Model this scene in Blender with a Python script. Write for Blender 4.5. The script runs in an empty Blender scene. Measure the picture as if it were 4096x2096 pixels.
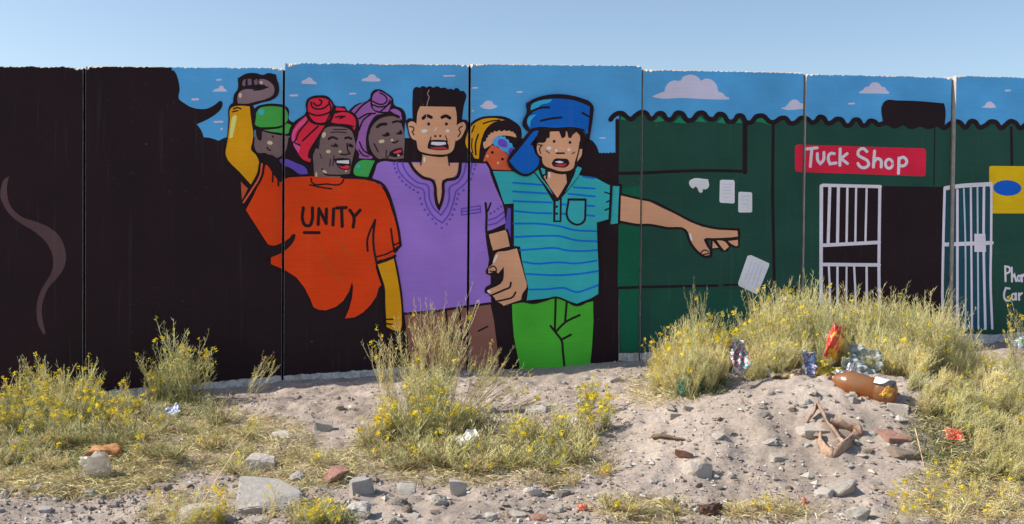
import bpy, bmesh, math, random
import numpy as np
from mathutils import Vector, Matrix, Euler, noise
from mathutils.geometry import tessellate_polygon
R = math.radians
C = bpy.context.scene.collection
SC = bpy.context.scene

# ---------------------------------------------------------------- camera, sky, sun, exposure
F = 3934.0                                   # focal length in photo pixels (photo 4096 x 2096)
EYE = Vector((0, 0, 1.5))
CAM_R = Euler((R(89.0), 0, 0)).to_matrix() @ Matrix.Rotation(R(0.5), 3, 'Z')
cd = bpy.data.cameras.new('camera'); cam = bpy.data.objects.new('camera', cd); C.objects.link(cam)
cam.matrix_world = Matrix.Translation(EYE) @ CAM_R.to_4x4()
cd.sensor_width = 36; cd.lens = 36 * F / 4096; cd.clip_start = .05; cd.clip_end = 3000
SC.camera = cam

WALL_ANG = R(11.4)                           # the wall recedes to the right
WDIR = Vector((math.cos(WALL_ANG), math.sin(WALL_ANG), 0))
WN = Vector((math.sin(WALL_ANG), -math.cos(WALL_ANG), 0))      # towards the camera
W0 = Vector((-1708 / F * 7.39, 7.39, 0))     # a point on the wall face

SUN_EL = R(41)
_bk = R(8.0)                                # sun stands a little behind the wall, far to the left
sd = (-WDIR * math.cos(_bk) - WN * math.sin(_bk)) * math.cos(SUN_EL) + Vector((0, 0, math.sin(SUN_EL)))
sl = bpy.data.lights.new('sun', 'SUN'); sun = bpy.data.objects.new('sun', sl); C.objects.link(sun)
sl.energy = 4.1; sl.angle = R(.53); sl.color = (1, .93, .82)
sun.rotation_euler = sd.to_track_quat('Z', 'Y').to_euler(); sun.location = (-6, 6, 8)

w = bpy.data.worlds.new('World'); SC.world = w; w.use_nodes = True
nt = w.node_tree
sky = nt.nodes.new('ShaderNodeTexSky'); sky.sky_type = 'NISHITA'; sky.sun_disc = False
sky.sun_elevation = SUN_EL; sky.sun_rotation = math.atan2(sd.x, sd.y)
sky.altitude = 0; sky.air_density = 1.0; sky.dust_density = 1.1; sky.ozone_density = 1.0
nt.links.new(sky.outputs[0], nt.nodes['Background'].inputs[0])
nt.nodes['Background'].inputs[1].default_value = .11
SC.view_settings.view_transform = 'Standard'; SC.view_settings.look = 'None'
SC.view_settings.gamma = 1; SC.view_settings.use_curve_mapping = False
SC.view_settings.exposure = 0.62

# ---------------------------------------------------------------- helpers
def tag(o, label=None, cat=None, group=None, kind=None):
    if label: o['label'] = label
    if cat: o['category'] = cat
    if group: o['group'] = group
    if kind: o['kind'] = kind
    return o
def empty(name, loc=(0, 0, 0), rz=0, scale=1):
    o = bpy.data.objects.new(name, None); C.objects.link(o); o.location = loc
    o.rotation_euler = (0, 0, rz); o.scale = (scale,) * 3; o.empty_display_size = .1
    return o
def link(name, me, mats=(), parent=None, smooth=False):
    o = bpy.data.objects.new(name, me); C.objects.link(o)
    if not me.materials:
        for m in mats: me.materials.append(m)
    if parent: o.parent = parent
    if smooth: me.polygons.foreach_set('use_smooth', [True] * len(me.polygons))
    return o
def mesh(name, v, f, midx=None):
    me = bpy.data.meshes.new(name); me.from_pydata(v, [], f)
    if midx is not None: me.polygons.foreach_set('material_index', midx)
    me.update(); return me
def ray(u, v):
    d = CAM_R @ Vector(((u - 2048) / F, -(v - 1048) / F, -1)); return d
def on_wall(u, v, off=0.0):                           # photo position -> (s along the wall, z) on its face
    d = ray(u, v); t = ((W0 - EYE).dot(WN) + off) / d.dot(WN); p = EYE + d * t
    return ((p - W0).dot(WDIR), p.z)
def wall_pt(s, z, off=0.0):
    p = W0 + WDIR * s + WN * off; return (p.x, p.y, z)
def lin(c):
    c = c / 255; return c / 12.92 if c <= .04045 else ((c + .055) / 1.055) ** 2.4

# ---------------------------------------------------------------- materials
def nodes(name):
    m = bpy.data.materials.new(name); m.use_nodes = True; t = m.node_tree
    return m, t, t.nodes['Principled BSDF']
def N(t, typ, **kw):
    n = t.nodes.new(typ)
    for k, v in kw.items():
        if k.startswith('i_'):
            key = k[2:]; key = int(key) if key.isdigit() else key.replace('_', ' ').title()
            n.inputs[key].default_value = v
        else: setattr(n, k, v)
    return n
def ramp(t, fac, stops, interp='LINEAR'):
    r = t.nodes.new('ShaderNodeValToRGB'); r.color_ramp.interpolation = interp
    e = r.color_ramp.elements
    while len(e) < len(stops): e.new(.5)
    for q, (p, c) in zip(e, stops): q.position = p; q.color = (*c, 1) if len(c) == 3 else c
    t.links.new(fac, r.inputs[0]); return r.outputs[0]
def coords(t, scale=(1, 1, 1), kind='Object'):
    tc = t.nodes.new('ShaderNodeTexCoord'); mp = t.nodes.new('ShaderNodeMapping')
    mp.inputs['Scale'].default_value = scale; t.links.new(tc.outputs[kind], mp.inputs[0]); return mp.outputs[0]
def mixc(t, fac, a, b, mode='MIX'):
    m = t.nodes.new('ShaderNodeMix'); m.data_type = 'RGBA'; m.blend_type = mode
    for sock, val in ((m.inputs[0], fac), (m.inputs[6], a), (m.inputs[7], b)):
        if isinstance(val, (tuple, list, float, int)):
            sock.default_value = val if isinstance(val, (float, int)) else ((*val, 1) if len(val) == 3 else val)
        else: t.links.new(val, sock)
    return m.outputs[2]
def bump(t, b, h, strength, dist):
    n = t.nodes.new('ShaderNodeBump'); n.inputs['Strength'].default_value = strength
    n.inputs['Distance'].default_value = dist; t.links.new(h, n.inputs['Height'])
    t.links.new(n.outputs[0], b.inputs['Normal'])
KP = (2.12, 1.88, 1.82)                      # photo value in the shade -> paint base colour
_paint = {}
def paint(rgb, rough=.62):
    if rgb in _paint: return _paint[rgb]
    m, t, b = nodes('paint_%d' % len(_paint))
    c = tuple(min(.93, max(.008, lin(x) * k)) for x, k in zip(rgb, KP))
    co = coords(t, (1, 1, 1)); n1 = N(t, 'ShaderNodeTexNoise', i_scale=2.3, i_detail=5.0); t.links.new(co, n1.inputs[0])
    co2 = coords(t, (3, 3, 60)); n2 = N(t, 'ShaderNodeTexNoise', i_scale=1.4, i_detail=4.0); t.links.new(co2, n2.inputs[0])
    v1 = ramp(t, n1.outputs[0], [(.25, (.82,) * 3), (.75, (1.12,) * 3)])
    v2 = ramp(t, n2.outputs[0], [(.3, (.95,) * 3), (.7, (1.04,) * 3)])
    a = mixc(t, 1.0, c, v1, 'MULTIPLY'); a = mixc(t, 1.0, a, v2, 'MULTIPLY')
    n5 = N(t, 'ShaderNodeTexNoise', i_scale=31.0, i_detail=5.0, i_roughness=.7); t.links.new(co, n5.inputs[0])
    n6 = N(t, 'ShaderNodeTexNoise', i_scale=1.1, i_detail=3.0); t.links.new(co, n6.inputs[0])
    ch = t.nodes.new('ShaderNodeMath'); ch.operation = 'MULTIPLY'; t.links.new(ramp(t, n5.outputs[0], [(.66, (0,) * 3), (.72, (.5,) * 3)]), ch.inputs[0]); t.links.new(ramp(t, n6.outputs[0], [(.45, (0,) * 3), (.65, (1,) * 3)]), ch.inputs[1])
    a = mixc(t, ch.outputs[0], a, (.40, .38, .36))                # worn specks, in patches
    co4 = coords(t, (26, 26, 1.1)); n7 = N(t, 'ShaderNodeTexNoise', i_scale=1.0, i_detail=3.0); t.links.new(co4, n7.inputs[0])
    a = mixc(t, ramp(t, n7.outputs[0], [(.60, (0,) * 3), (.78, (.05,) * 3)]), a, (.36, .31, .27))   # faint dust runs
    t.links.new(a, b.inputs['Base Color']); b.inputs['Roughness'].default_value = rough
    b.inputs['Specular IOR Level'].default_value = .12
    co3 = coords(t); n3 = N(t, 'ShaderNodeTexNoise', i_scale=70.0, i_detail=6.0); t.links.new(co3, n3.inputs[0])
    bump(t, b, n3.outputs[0], .45, .005)
    _paint[rgb] = m; return m
def rocky(name, c1, c2, scale=9, bscale=38, bd=.012, rough=.9, spots=None):
    m, t, b = nodes(name); co = coords(t)
    oi = t.nodes.new('ShaderNodeObjectInfo')
    n1 = N(t, 'ShaderNodeTexNoise', i_scale=scale, i_detail=8.0, i_roughness=.65); t.links.new(co, n1.inputs[0])
    col = ramp(t, n1.outputs[0], [(.3, c1), (.7, c2)])
    n4 = N(t, 'ShaderNodeTexNoise', i_scale=scale * 9, i_detail=3.0); t.links.new(co, n4.inputs[0])
    col = mixc(t, 1.0, col, ramp(t, n4.outputs[0], [(.35, (.72,) * 3), (.55, (1.05,) * 3)]), 'MULTIPLY')
    col = mixc(t, 1.0, col, ramp(t, oi.outputs['Random'], [(0, (.82, .81, .80)), (1, (1.14, 1.09, 1.03))]), 'MULTIPLY')
    if spots:
        v = N(t, 'ShaderNodeTexNoise', i_scale=scale * 3, i_detail=4.0); t.links.new(co, v.inputs[0])
        col = mixc(t, ramp(t, v.outputs[0], [(.56, (0,) * 3), (.66, (1,) * 3)]), col, spots)
    t.links.new(col, b.inputs['Base Color']); b.inputs['Roughness'].default_value = rough
    b.inputs['Specular IOR Level'].default_value = .2
    n3 = N(t, 'ShaderNodeTexNoise', i_scale=bscale, i_detail=8.0, i_roughness=.7); t.links.new(co, n3.inputs[0])
    bump(t, b, n3.outputs[0], .9, bd * 1.6)
    return m
# ---------------------------------------------------------------- the wall: one thing, a part for each precast panel
JOINT = [-450, 337, 1133, 1874, 2563, 3212, 3806, 4375, 4920]          # joints, photo x at mid height
TOPS = [((-450, 262), (337, 268)), ((337, 264), (1133, 271)), ((1133, 250), (1874, 257)), ((1874, 254), (2563, 262)),
        ((2563, 277), (3212, 289)), ((3212, 296), (3806, 309)), ((3806, 301), (4375, 318)), ((4375, 330), (4920, 345))]
OFFS = [0, .004, .036, .038, .02, .034, .074, .065]
SJ = [on_wall(x, 900, (OFFS[max(0, i - 1)] + OFFS[min(7, i)]) / 2)[0] for i, x in enumerate(JOINT)]
GAP = .009
BASE_UV = [(-500, 1700), (0, 1648), (619, 1577), (1022, 1540), (1133, 1525), (1400, 1507), (1647, 1483), (2074, 1471), (2365, 1450),
           (2495, 1443), (2588, 1440), (3200, 1405), (3922, 1368), (4096, 1350), (4500, 1330), (4920, 1320)]
_b = [on_wall(u, v) for u, v in BASE_UV]
BS = [p[0] for p in _b]; BZ = [p[1] for p in _b]
def wall_foot(s): return float(np.interp(s, BS, BZ))
def jag(k, s):
    a = (.010, .003, .004, .004, .003, .004, .004, .004)[k]
    return a * (noise.noise((s * 9, k * 7.3, 0)) + .8 * noise.noise((s * 34, k, 3)) + .5 * noise.noise((s * 95, k, 6)))
def chip(k, s):
    x = noise.noise((s * 6, k * 3.1, 9)) * .5 + noise.noise((s * 40, k, 4)) + .6 * noise.noise((s * 110, k, 8))
    base = (.001, .004, .006, .006, .006, .004, .004, .003)[k]
    e = min(s - SJ[k], SJ[k + 1] - s)
    c = max(0, base + .010 * x)
    if e < .12: c += (.12 - e) * (.20 if k in (2, 3, 6) and s - SJ[k] < .12 else .10) * (1 + .8 * x)
    return max(.0012, c)
def top_z(k, s):
    (u0, v0), (u1, v1) = TOPS[k]
    s0, z0 = on_wall(u0, v0, OFFS[k]); s1, z1 = on_wall(u1, v1, OFFS[k])
    return z0 + (z1 - z0) * (s - s0) / (s1 - s0) + jag(k, s)
def panel_cols(k, step=.009):
    a, b = SJ[k] + GAP, SJ[k + 1] - GAP
    n = int((b - a) / step); return [a + (b - a) * i / n for i in range(n + 1)]
m_primer = rocky('primer_white', (.54, .55, .56), (.74, .73, .72), 5, 60, .004, spots=(.44, .37, .31))
m_conc = rocky('broken_concrete', (.5, .46, .42), (.74, .70, .64), 14, 80, .01)
m_mortar = rocky('joint_mortar', (.10, .10, .11), (.42, .41, .42), 9, 60, .01)
m_jointdark = rocky('joint_black', (.006, .006, .007), (.02, .018, .02), 9, 60, .01)
wall = tag(empty('mural_wall', wall_pt(0, 0)), 'long wall of tall concrete panels painted with a street mural of a marching crowd', 'wall', kind='thing')
wall.rotation_euler.z = WALL_ANG
def W(s, z, off=0.0): return (s, -off, z)        # wall space: x along, -y out, z up
THK = .13; BOT = -.4
for k in range(8):
    cols = panel_cols(k); v = []; f = []; mi = []
    for s in cols:
        zt = top_z(k, s); c = chip(k, s); o = OFFS[k]
        bk = min(.05, c * (1.1 + noise.noise((s * 50, k, 1)) * .6) + .003)
        v += [W(s, BOT, o), W(s, zt - c, o), W(s, zt - c * .45, o - bk * .35), W(s, zt, o - bk), W(s, zt - .004, o - THK), W(s, BOT, o - THK)]
    for i in range(len(cols) - 1):
        a, b = i * 6, i * 6 + 6
        for j in range(5):
            f.append((a + j, b + j, b + j + 1, a + j + 1)); mi.append(1 if j in (1, 2, 3) else 0)
    f.append(tuple(range(0, 6))); f.append(tuple(range(len(v) - 1, len(v) - 7, -1))); mi += [2 if k in (1, 3) else 1, 2 if k < 3 else 1]
    link('wall_panel', mesh('wall_panel', v, f, mi), (m_primer, m_conc, m_jointdark), wall)
for k in range(1, 8):                            # recessed filler of each joint, its face rough
    s = SJ[k]; zt = min(top_z(k - 1, s), top_z(k, s)) - .012; o = min(OFFS[k - 1], OFFS[k]); v = []; f = []; n = 150
    for i in range(n + 1):
        z = BOT + (zt - BOT) * i / n
        q = noise.noise((z * 25, k, 0)) * .006 + noise.noise((z * 70, k, 2)) * .004
        d = o - (.035 if k < 4 else .016) + q
        v += [W(s - .0088, z, d - .005), W(s + q * .5, z, d), W(s + .0088, z, d - .005), W(s, z, o - .11)]
        if i: a = i * 4; f += [(a - 4 + j, a - 4 + (j + 1) % 4, a + (j + 1) % 4, a + j) for j in range(4)]
    f += [(0, 1, 2, 3), (n * 4 + 3, n * 4 + 2, n * 4 + 1, n * 4)]
    link('joint_filler', mesh('joint_filler', v, f), (m_jointdark if k < 4 else m_mortar,), wall)

# ---------------------------------------------------------------- mural paint: flat coats, cut at every joint
TILE = {'A': (0, 200, 2.14667), 'B': (1100, 200, 2.14667), 'C': (1800, 200, 2.14667), 'D': (2896, 200, 2.14667), 'E': (0, 800, 2.14667),
        'F': (1000, 700, 2.14667), 'G': (1900, 800, 2.14667), 'H': (2896, 700, 2.14667), 'I': (0, 1280, 1.615), 'J': (1300, 1280, 1.615), 'S': (0, 0, 1.0)}
def pts(tile, txt):
    x0, y0, k = TILE[tile]; out = []
    for q in txt.split():
        a, b = q.split(','); out.append((x0 + float(a) / k, y0 + float(b) / k))
    return out
def smooth(p, closed, sub=4, lim=58):
    n = len(p); P = [Vector(q) for q in p]; T = []
    for i in range(n):
        if not closed and i in (0, n - 1): T.append(None); continue
        a, b = P[i] - P[i - 1], P[(i + 1) % n] - P[i]
        if a.length < 1e-6 or b.length < 1e-6 or a.angle(b) > R(lim): T.append(None)
        else: T.append((a.normalized() * b.length + b.normalized() * a.length) / (a.length + b.length))
    out = []
    for i in range(n if closed else n - 1):
        p0, p1 = P[i], P[(i + 1) % n]; d = p1 - p0; L = d.length
        if L < 1e-6: continue
        m0 = T[i].normalized() * L if T[i] is not None else d
        m1 = T[(i + 1) % n].normalized() * L if T[(i + 1) % n] is not None else d
        if T[i] is None and T[(i + 1) % n] is None: out.append(tuple(p0)); continue
        for j in range(sub):
            t = j / sub; t2, t3 = t * t, t * t * t
            out.append(tuple(p0 * (2 * t3 - 3 * t2 + 1) + m0 * (t3 - 2 * t2 + t) + p1 * (-2 * t3 + 3 * t2) + m1 * (t3 - t2)))
    if not closed: out.append(tuple(P[-1]))
    return out
def tri_fill(p):
    P = [Vector((x, y, 0)) for x, y in p]
    return [(p[a], p[b], p[c]) for a, b, c in tessellate_polygon([P])]
def tri_stroke(p, wd):
    P = [Vector(q) for q in p]; n = len(P); h = wd / 2; L = []; Rr = []
    for i in range(n):
        a = (P[i] - P[i - 1]).normalized() if i else (P[1] - P[0]).normalized()
        b = (P[i + 1] - P[i]).normalized() if i < n - 1 else a
        m = a + b; m = m.normalized() if m.length > .2 else a
        nrm = Vector((-m.y, m.x)); k = h / max(.45, nrm.dot(Vector((-a.y, a.x))))
        L.append(P[i] + nrm * k); Rr.append(P[i] - nrm * k)
    out = []
    for i in range(n - 1): out += [(L[i], Rr[i], Rr[i + 1]), (L[i], Rr[i + 1], L[i + 1])]
    for c, d in ((P[0], P[0] - P[1]), (P[-1], P[-1] - P[-2])):
        a0 = math.atan2(d.y, d.x) - math.pi / 2
        q = [c + Vector((math.cos(a0 + math.pi * j / 6), math.sin(a0 + math.pi * j / 6))) * h for j in range(7)]
        out += [(c, q[j], q[j + 1]) for j in range(6)]
    return [tuple((x[0], x[1]) for x in t) for t in out]
def clip_s(poly, lo, hi):
    for lim, sg in ((lo, 1), (hi, -1)):
        o = []
        for i in range(len(poly)):
            a, b = poly[i], poly[(i + 1) % len(poly)]; da, db = sg * (a[0] - lim), sg * (b[0] - lim)
            if da >= 0: o.append(a)
            if da * db < 0: t = da / (da - db); o.append((a[0] + (b[0] - a[0]) * t, a[1] + (b[1] - a[1]) * t))
        poly = o
        if len(poly) < 3: return []
    return poly
SPLIT = ('cloud', 'stripe', 'shop_outline', 'notice'); NUM = [0]; COATS = {}; BOXES = []; FIGS = {}; STEP = .00045; SPAN = [0]
def coat(fig, part, rgb, tris, inwall=False):
    T = [tuple(q if inwall else on_wall(*q) for q in t) for t in tris]
    xs = [q[0] for t in T for q in t]; ys = [q[1] for t in T for q in t]
    bx = (min(xs), max(xs), min(ys), max(ys)); lay = 0
    for (a, b, c, d, l) in BOXES:
        if a < bx[1] and b > bx[0] and c < bx[3] and d > bx[2]: lay = max(lay, l + 1)
    BOXES.append((*bx, lay)); SPAN[0] = max(SPAN[0], lay)
    if part in SPLIT: NUM[0] += 1
    v, f, mi, ms = COATS.setdefault((fig, part, NUM[0] if part in SPLIT else 0), ([], [], [], []))
    if rgb not in ms: ms.append(rgb)
    ix = ms.index(rgb)
    for k in range(8):
        TK = T if inwall else [tuple(on_wall(*q, OFFS[k]) for q in t) for t in tris]
        for t in TK:
            if max(q[0] for q in t) < SJ[k] or min(q[0] for q in t) > SJ[k + 1]: continue
            q = clip_s(list(t), SJ[k] + GAP + .0015, SJ[k + 1] - GAP - .0015)
            if len(q) < 3: continue
            ar = sum(q[i][0] * q[(i + 1) % len(q)][1] - q[(i + 1) % len(q)][0] * q[i][1] for i in range(len(q)))
            if abs(ar) < 1e-8: continue
            if ar < 0: q = q[::-1]
            b0 = len(v); off = OFFS[k] + .0009 + lay * STEP
            v += [W(s, z, off) for s, z in q]; f.append(tuple(range(b0, b0 + len(q)))); mi.append(ix)
CUR = ['', '', 'A']
def fig(name, label): FIGS[name] = label; CUR[0] = name
def part(p, tile): CUR[1] = p; CUR[2] = tile
def fl(rgb, txt, sm=True, tile=None):
    p = pts(tile or CUR[2], txt)
    if sm: p = smooth(p, True)
    coat(CUR[0], CUR[1], rgb, tri_fill(p))
def st(rgb, wd, txt, tile=None, sm=True, sc=None):
    t = tile or CUR[2]; p = pts(t, txt)
    if sm and len(p) > 2: p = smooth(p, False, 4, 75)
    coat(CUR[0], CUR[1], rgb, tri_stroke(p, wd / TILE[t][2]))
def el(rgb, *es, tile=None):
    x0, y0, k = TILE[tile or CUR[2]]
    for e in es:
        x, y, rx, ry = e[:4]; r = R(e[4]) if len(e) > 4 else 0
        p = []
        for j in range(16):
            a = 2 * math.pi * j / 16; X, Y = rx * math.cos(a), ry * math.sin(a)
            p.append((x0 + (x + X * math.cos(r) - Y * math.sin(r)) / k, y0 + (y + X * math.sin(r) + Y * math.cos(r)) / k))
        coat(CUR[0], CUR[1], rgb, tri_fill(p))
def ring(rgb, wd, x, y, rx, ry):
    p = [(x + rx * math.cos(2 * math.pi * j / 18), y + ry * math.sin(2 * math.pi * j / 18)) for j in range(19)]
    st(rgb, wd, ' '.join('%f,%f' % q for q in p), sm=False)
# ---------------------------------------------------------------- the mural, shapes in photo positions, back to front
BK = (29, 20, 24); BLU = (66, 138, 186); CLD = (164, 168, 202); WH = (182, 186, 215); TAN = (168, 160, 128)
BRN = (98, 83, 83); SKN = (174, 134, 104); RED = (204, 36, 58); ORG = (234, 54, 4); YEL = (228, 130, 10); PUR = (126, 82, 142)
LIL = (124, 97, 172); IND = (82, 62, 158); TEAL = (42, 146, 152); STR = (8, 96, 178); CAP = (4, 82, 162); GRN = (58, 140, 62)
SHG = (27, 62, 52); SHG2 = (14, 78, 56); LET = (178, 180, 212)
def top_strip(figname, part_, rgb, k, sa, sb, zlow):
    cols = [s for s in panel_cols(k) if sa <= s <= sb]
    tris = []
    for a, b in zip(cols, cols[1:]):
        za, zb = top_z(k, a) - chip(k, a) - .0015, top_z(k, b) - chip(k, b) - .0015
        tris += [((a, zlow), (b, zlow), (b, zb)), ((a, zlow), (b, zb), (a, za))]
    coat(figname, part_, rgb, tris, True)
FIGS['painted_sky'] = 'flat blue painted sky across the top of the wall, with small mauve clouds'
for k in range(1, 8):
    sa = on_wall(640, 300)[0] if k == 1 else SJ[k]
    top_strip('painted_sky', 'blue_paint', BLU, k, sa, SJ[k + 1], on_wall(2000, 800)[1])
fig('painted_sky', FIGS['painted_sky']); part('cloud', 'A')
def dash(*ds, tile):
    for x, y, wd, h in ds: st(CLD, h, '%f,%f %f,%f' % (x - wd / 2 + h / 2, y + 1, x + wd / 2 - h / 2, y - 1), tile)
fl(CLD, '1822,357 1850,335 1875,330 1890,308 1915,308 1925,330 1945,345 1948,357')
dash((1880, 256, 45, 14), (1677, 424, 65, 18), (1876, 617, 85, 16), (1903, 678, 20, 18), (2522, 390, 75, 17), tile='A')
part('cloud', 'B')
fl(CLD, '226,290 235,265 265,252 290,235 315,245 330,265 350,275 362,294')
fl(CLD, '738,265 760,245 790,237 815,212 840,210 865,225 875,240 895,243 908,265 880,270')
fl(CLD, '1757,482 1785,465 1800,445 1835,435 1865,445 1875,465 1912,482 1905,488 1765,488')
dash((1495, 222, 105, 13), (667, 375, 62, 13), (162, 390, 75, 17), (1718, 325, 50, 13), (2100, 361, 50, 13), (1700, 522, 22, 10), tile='B')
part('cloud', 'C')
fl(CLD, '1735,400 1765,385 1800,370 1840,358 1850,320 1880,280 1920,262 1980,262 2000,230 2040,215 2090,215 2130,235 2155,265 2185,248 2230,250 2270,275 2292,310 2300,355 2340,370 2365,398 2400,410 2395,425 2300,425 2000,412 1760,408')
dash((1310, 755, 55, 10), tile='C')
part('cloud', 'D')
fl(CLD, '1158,360 1190,345 1210,320 1245,310 1265,285 1300,278 1335,290 1350,312 1385,325 1395,345 1418,360 1415,375 1165,373')
fl(CLD, '485,498 525,488 548,465 575,435 600,425 630,432 655,455 690,460 690,505 500,505')
fl(CLD, '2207,492 2240,475 2255,452 2285,442 2310,458 2325,475 2338,492 2300,498')
dash((1095, 460, 60, 15), (2437, 348, 55, 15), tile='D')

fig('painted_crowd', 'black painted mass of the crowd, with a broad hat brim at the left and a grey wisp of smoke')
for k in (0, 1):
    top_strip('painted_crowd', 'black_paint', BK, k, SJ[k], SJ[k + 1] if k == 0 else on_wall(692, 270)[0], on_wall(300, 330)[1])
part('black_paint', 'A')
wob = lambda u: 5 * noise.noise((u / 34, 2, 0)) + 3 * noise.noise((u / 9, 5, 0))
foot = [(-440, 1640), (0, 1593), (280, 1568), (433, 1562), (619, 1546), (805, 1531), (1015, 1512), (1133, 1502), (1400, 1485), (1644, 1463), (1660, 1500), (2370, 1480), (2476, 1470)]
fp = []
for (a, b), (c, d) in zip(foot, foot[1:]):
    n = max(2, int((c - a) / 6)); fp += [(a + (c - a) * i / n, b + (d - b) * i / n + wob(a + (c - a) * i / n)) for i in range(n)]
fp.append((2474, 1470))
hat = pts('A', '1492,175 1510,200 1530,255 1543,340 1537,420 1580,455 1640,490 1720,507 1780,503 1830,480 1865,455 1885,438 1905,440 1912,460 1895,510 1860,545 1810,580 1750,612 1690,637 1715,670 1735,705 1750,750 1790,752 1840,765 1880,778 1910,762 1945,750')
hat = smooth(hat, False)
bumps = pts('C', '1190,762 1230,785 1260,828 1280,886 1292,882 1305,888 1318,880 1332,888 1345,880 1360,888 1378,878 1392,886 1408,878 1422,886 1450,885')
poly = [(-440, 295), (330, 295)] + [(690, 282)] + hat + bumps + fp[::-1]
coat('painted_crowd', 'black_paint', BK, tri_fill(poly))
part('smoke_wisp', 'E')
fl((68, 54, 57), '78,-203 40,-180 12,-110 8,-10 25,30 90,130 170,195 300,275 390,355 440,440 458,530 450,600 410,680 355,770 320,880 315,980 330,1070 375,1155 392,1140 370,1050 358,950 375,850 420,750 500,660 550,580 568,490 550,390 510,310 430,240 320,190 190,145 130,100 80,30 65,-40 60,-110')

# ---- the shop at the right
fig('painted_shop', 'painted dark green corrugated-roofed tuck shop with barred gates')
part('shop_front', 'S')
wv_c = '1378,598 1400,570 1440,545 1480,545 1520,580 1550,595 1590,565 1640,535 1680,540 1720,590 1740,590 1790,545 1820,545 1870,600 1900,595 1950,540 1990,545 2040,605 2080,600 2130,545 2170,540 2220,590 2260,595 2310,550 2345,556'
wv_d = '40,615 85,610 120,565 150,565 190,620 225,625 280,570 330,565 400,620 430,620 490,585 525,585 570,630 610,625 660,585 710,590 760,625 790,610 820,575 850,580 890,630 930,620 960,595 1000,595 1050,650 1080,645 1120,600 1150,600 1190,650 1220,645 1250,610 1290,615 1320,640 1370,630 1400,625 1460,655 1540,625 1600,660 1680,640 1760,660 1840,640 1890,670 1930,640 1980,615 2020,620 2070,665 2120,612 2150,615 2195,665 2240,650 2290,615 2330,620 2380,670 2420,640 2460,612 2500,625 2545,672 2576,650 2640,615 2720,665 2790,625 2860,670 2930,630 3000,680 3070,630 3150,680'
wave = smooth(pts('C', wv_c) + pts('D', wv_d), False, 4, 90)
wtop = [q for q in wave if q[0] > 2473]
gfoot = [(2476, 1412), (2551, 1411), (2700, 1406), (3000, 1390), (3400, 1368), (3804, 1330), (3972, 1339), (4100, 1325), (4363, 1300)]
gp = []
for (a, b), (c, d) in zip(gfoot, gfoot[1:]):
    n = int((c - a) / 7); gp += [(a + (c - a) * i / n, b + (d - b) * i / n + wob(a + (c - a) * i / n) * .6) for i in range(n)]
gp.append(gfoot[-1])
coat('painted_shop', 'shop_front', SHG, tri_fill(wtop + gp[::-1]))
fl(SHG2, '1232,212 1408,235 1402,738 1224,742', False, 'G'); fl(SHG2, '1232,772 1400,766 1392,1300 1258,1300', False, 'G')
fl(SHG2, '1480,1190 1640,1165 1640,1290 1478,1250', False, 'C')
fl((24, 68, 54), '1512,780 1600,775 2255,765 2450,765 2450,1290 1500,1290', False, 'G')
for q in ('1742,612 1790,568 1842,605 1800,618', '1920,622 1970,575 2030,632', '2105,612 2150,575 2205,622', '2290,622 2340,578 2365,632', '1465,575 1500,585 1530,605 1470,600'):
    fl((22, 112, 80), q, True, 'C')
for q in ('55,632 130,590 158,625 100,628', '245,612 320,585 410,652 330,625'): fl((22, 108, 76), q, True, 'D')
part('shop_outline', 'C')
st(BK, 32, '1436,606 1436,892'); st(BK, 27, '1455,1060 1700,1054 2000,1040 2300,1036 2532,1042')
part('shop_outline', 'D'); st(BK, 40, '180,618 178,1050'); st(BK, 25, '421,640 416,1285'); st(BK, 10, '1808,668 1800,1160'); st(BK, 24, '2465,668 2470,985')
part('shop_outline', 'H'); st(BK, 25, '415,110 425,640 430,955'); st(BK, 18, '0,945 120,942'); st(BK, 16, '305,962 480,972 660,968')
part('shop_outline', 'G'); st(BK, 22, '1238,755 1400,748 1700,742 2080,735')
part('roof_edge', 'S'); coat('painted_shop', 'roof_edge', BK, tri_stroke(wave, 19))
part('roof_tank', 'D'); fl(BK, '1363,460 1380,440 1500,435 1640,438 1885,458 1893,480 1893,660 1840,655 1770,672 1700,640 1620,672 1550,632 1480,665 1420,630 1365,640')
part('notice', 'C'); fl(WH, '2055,1125 2065,1115 2215,1110 2218,1180 2200,1195 2170,1195 2165,1220 2150,1228 2135,1215 2125,1190 2110,1170 2085,1190 2065,1175')
part('notice', 'S')
fl(WH, '2879,722 2886,719 2934,720 2938,727 2938,810 2932,814 2882,811 2877,804', False); fl(WH, '2953,771 2958,767 3004,769 3008,775 3008,846 3003,850 2957,850 2952,845', False)
fl(WH, '2989,1023 3003,1020 3076,1053 3075,1065 3030,1174 3024,1177 2954,1143 2951,1132', False)
SCR = (166, 172, 206); part('notice_writing', 'S')
for q in ('2890,738 2924,738', '2890,748 2926,748', '2890,760 2924,762', '2890,774 2926,774', '2890,788 2918,788', '2966,786 2994,786', '2966,800 2996,800', '2966,816 2992,816', '3005,1046 2980,1122', '3020,1052 2992,1132', '3034,1060 3008,1138', '3048,1066 3022,1146'):
    st(SCR, 4, q)
part('doorway', 'H'); fl(BK, '842,92 1345,95 1882,102 1872,590 1870,1100 1858,1345 842,1365', False)
part('gate', 'H')
st(LET, 28, '846,88 1340,100'); st(LET, 30, '834,95 832,600 832,1000 838,1360'); st(LET, 26, '1336,100 1330,570 1328,800 1338,1330')
st(LET, 30, '838,604 1330,578'); st(LET, 30, '838,768 1330,772')
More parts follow.
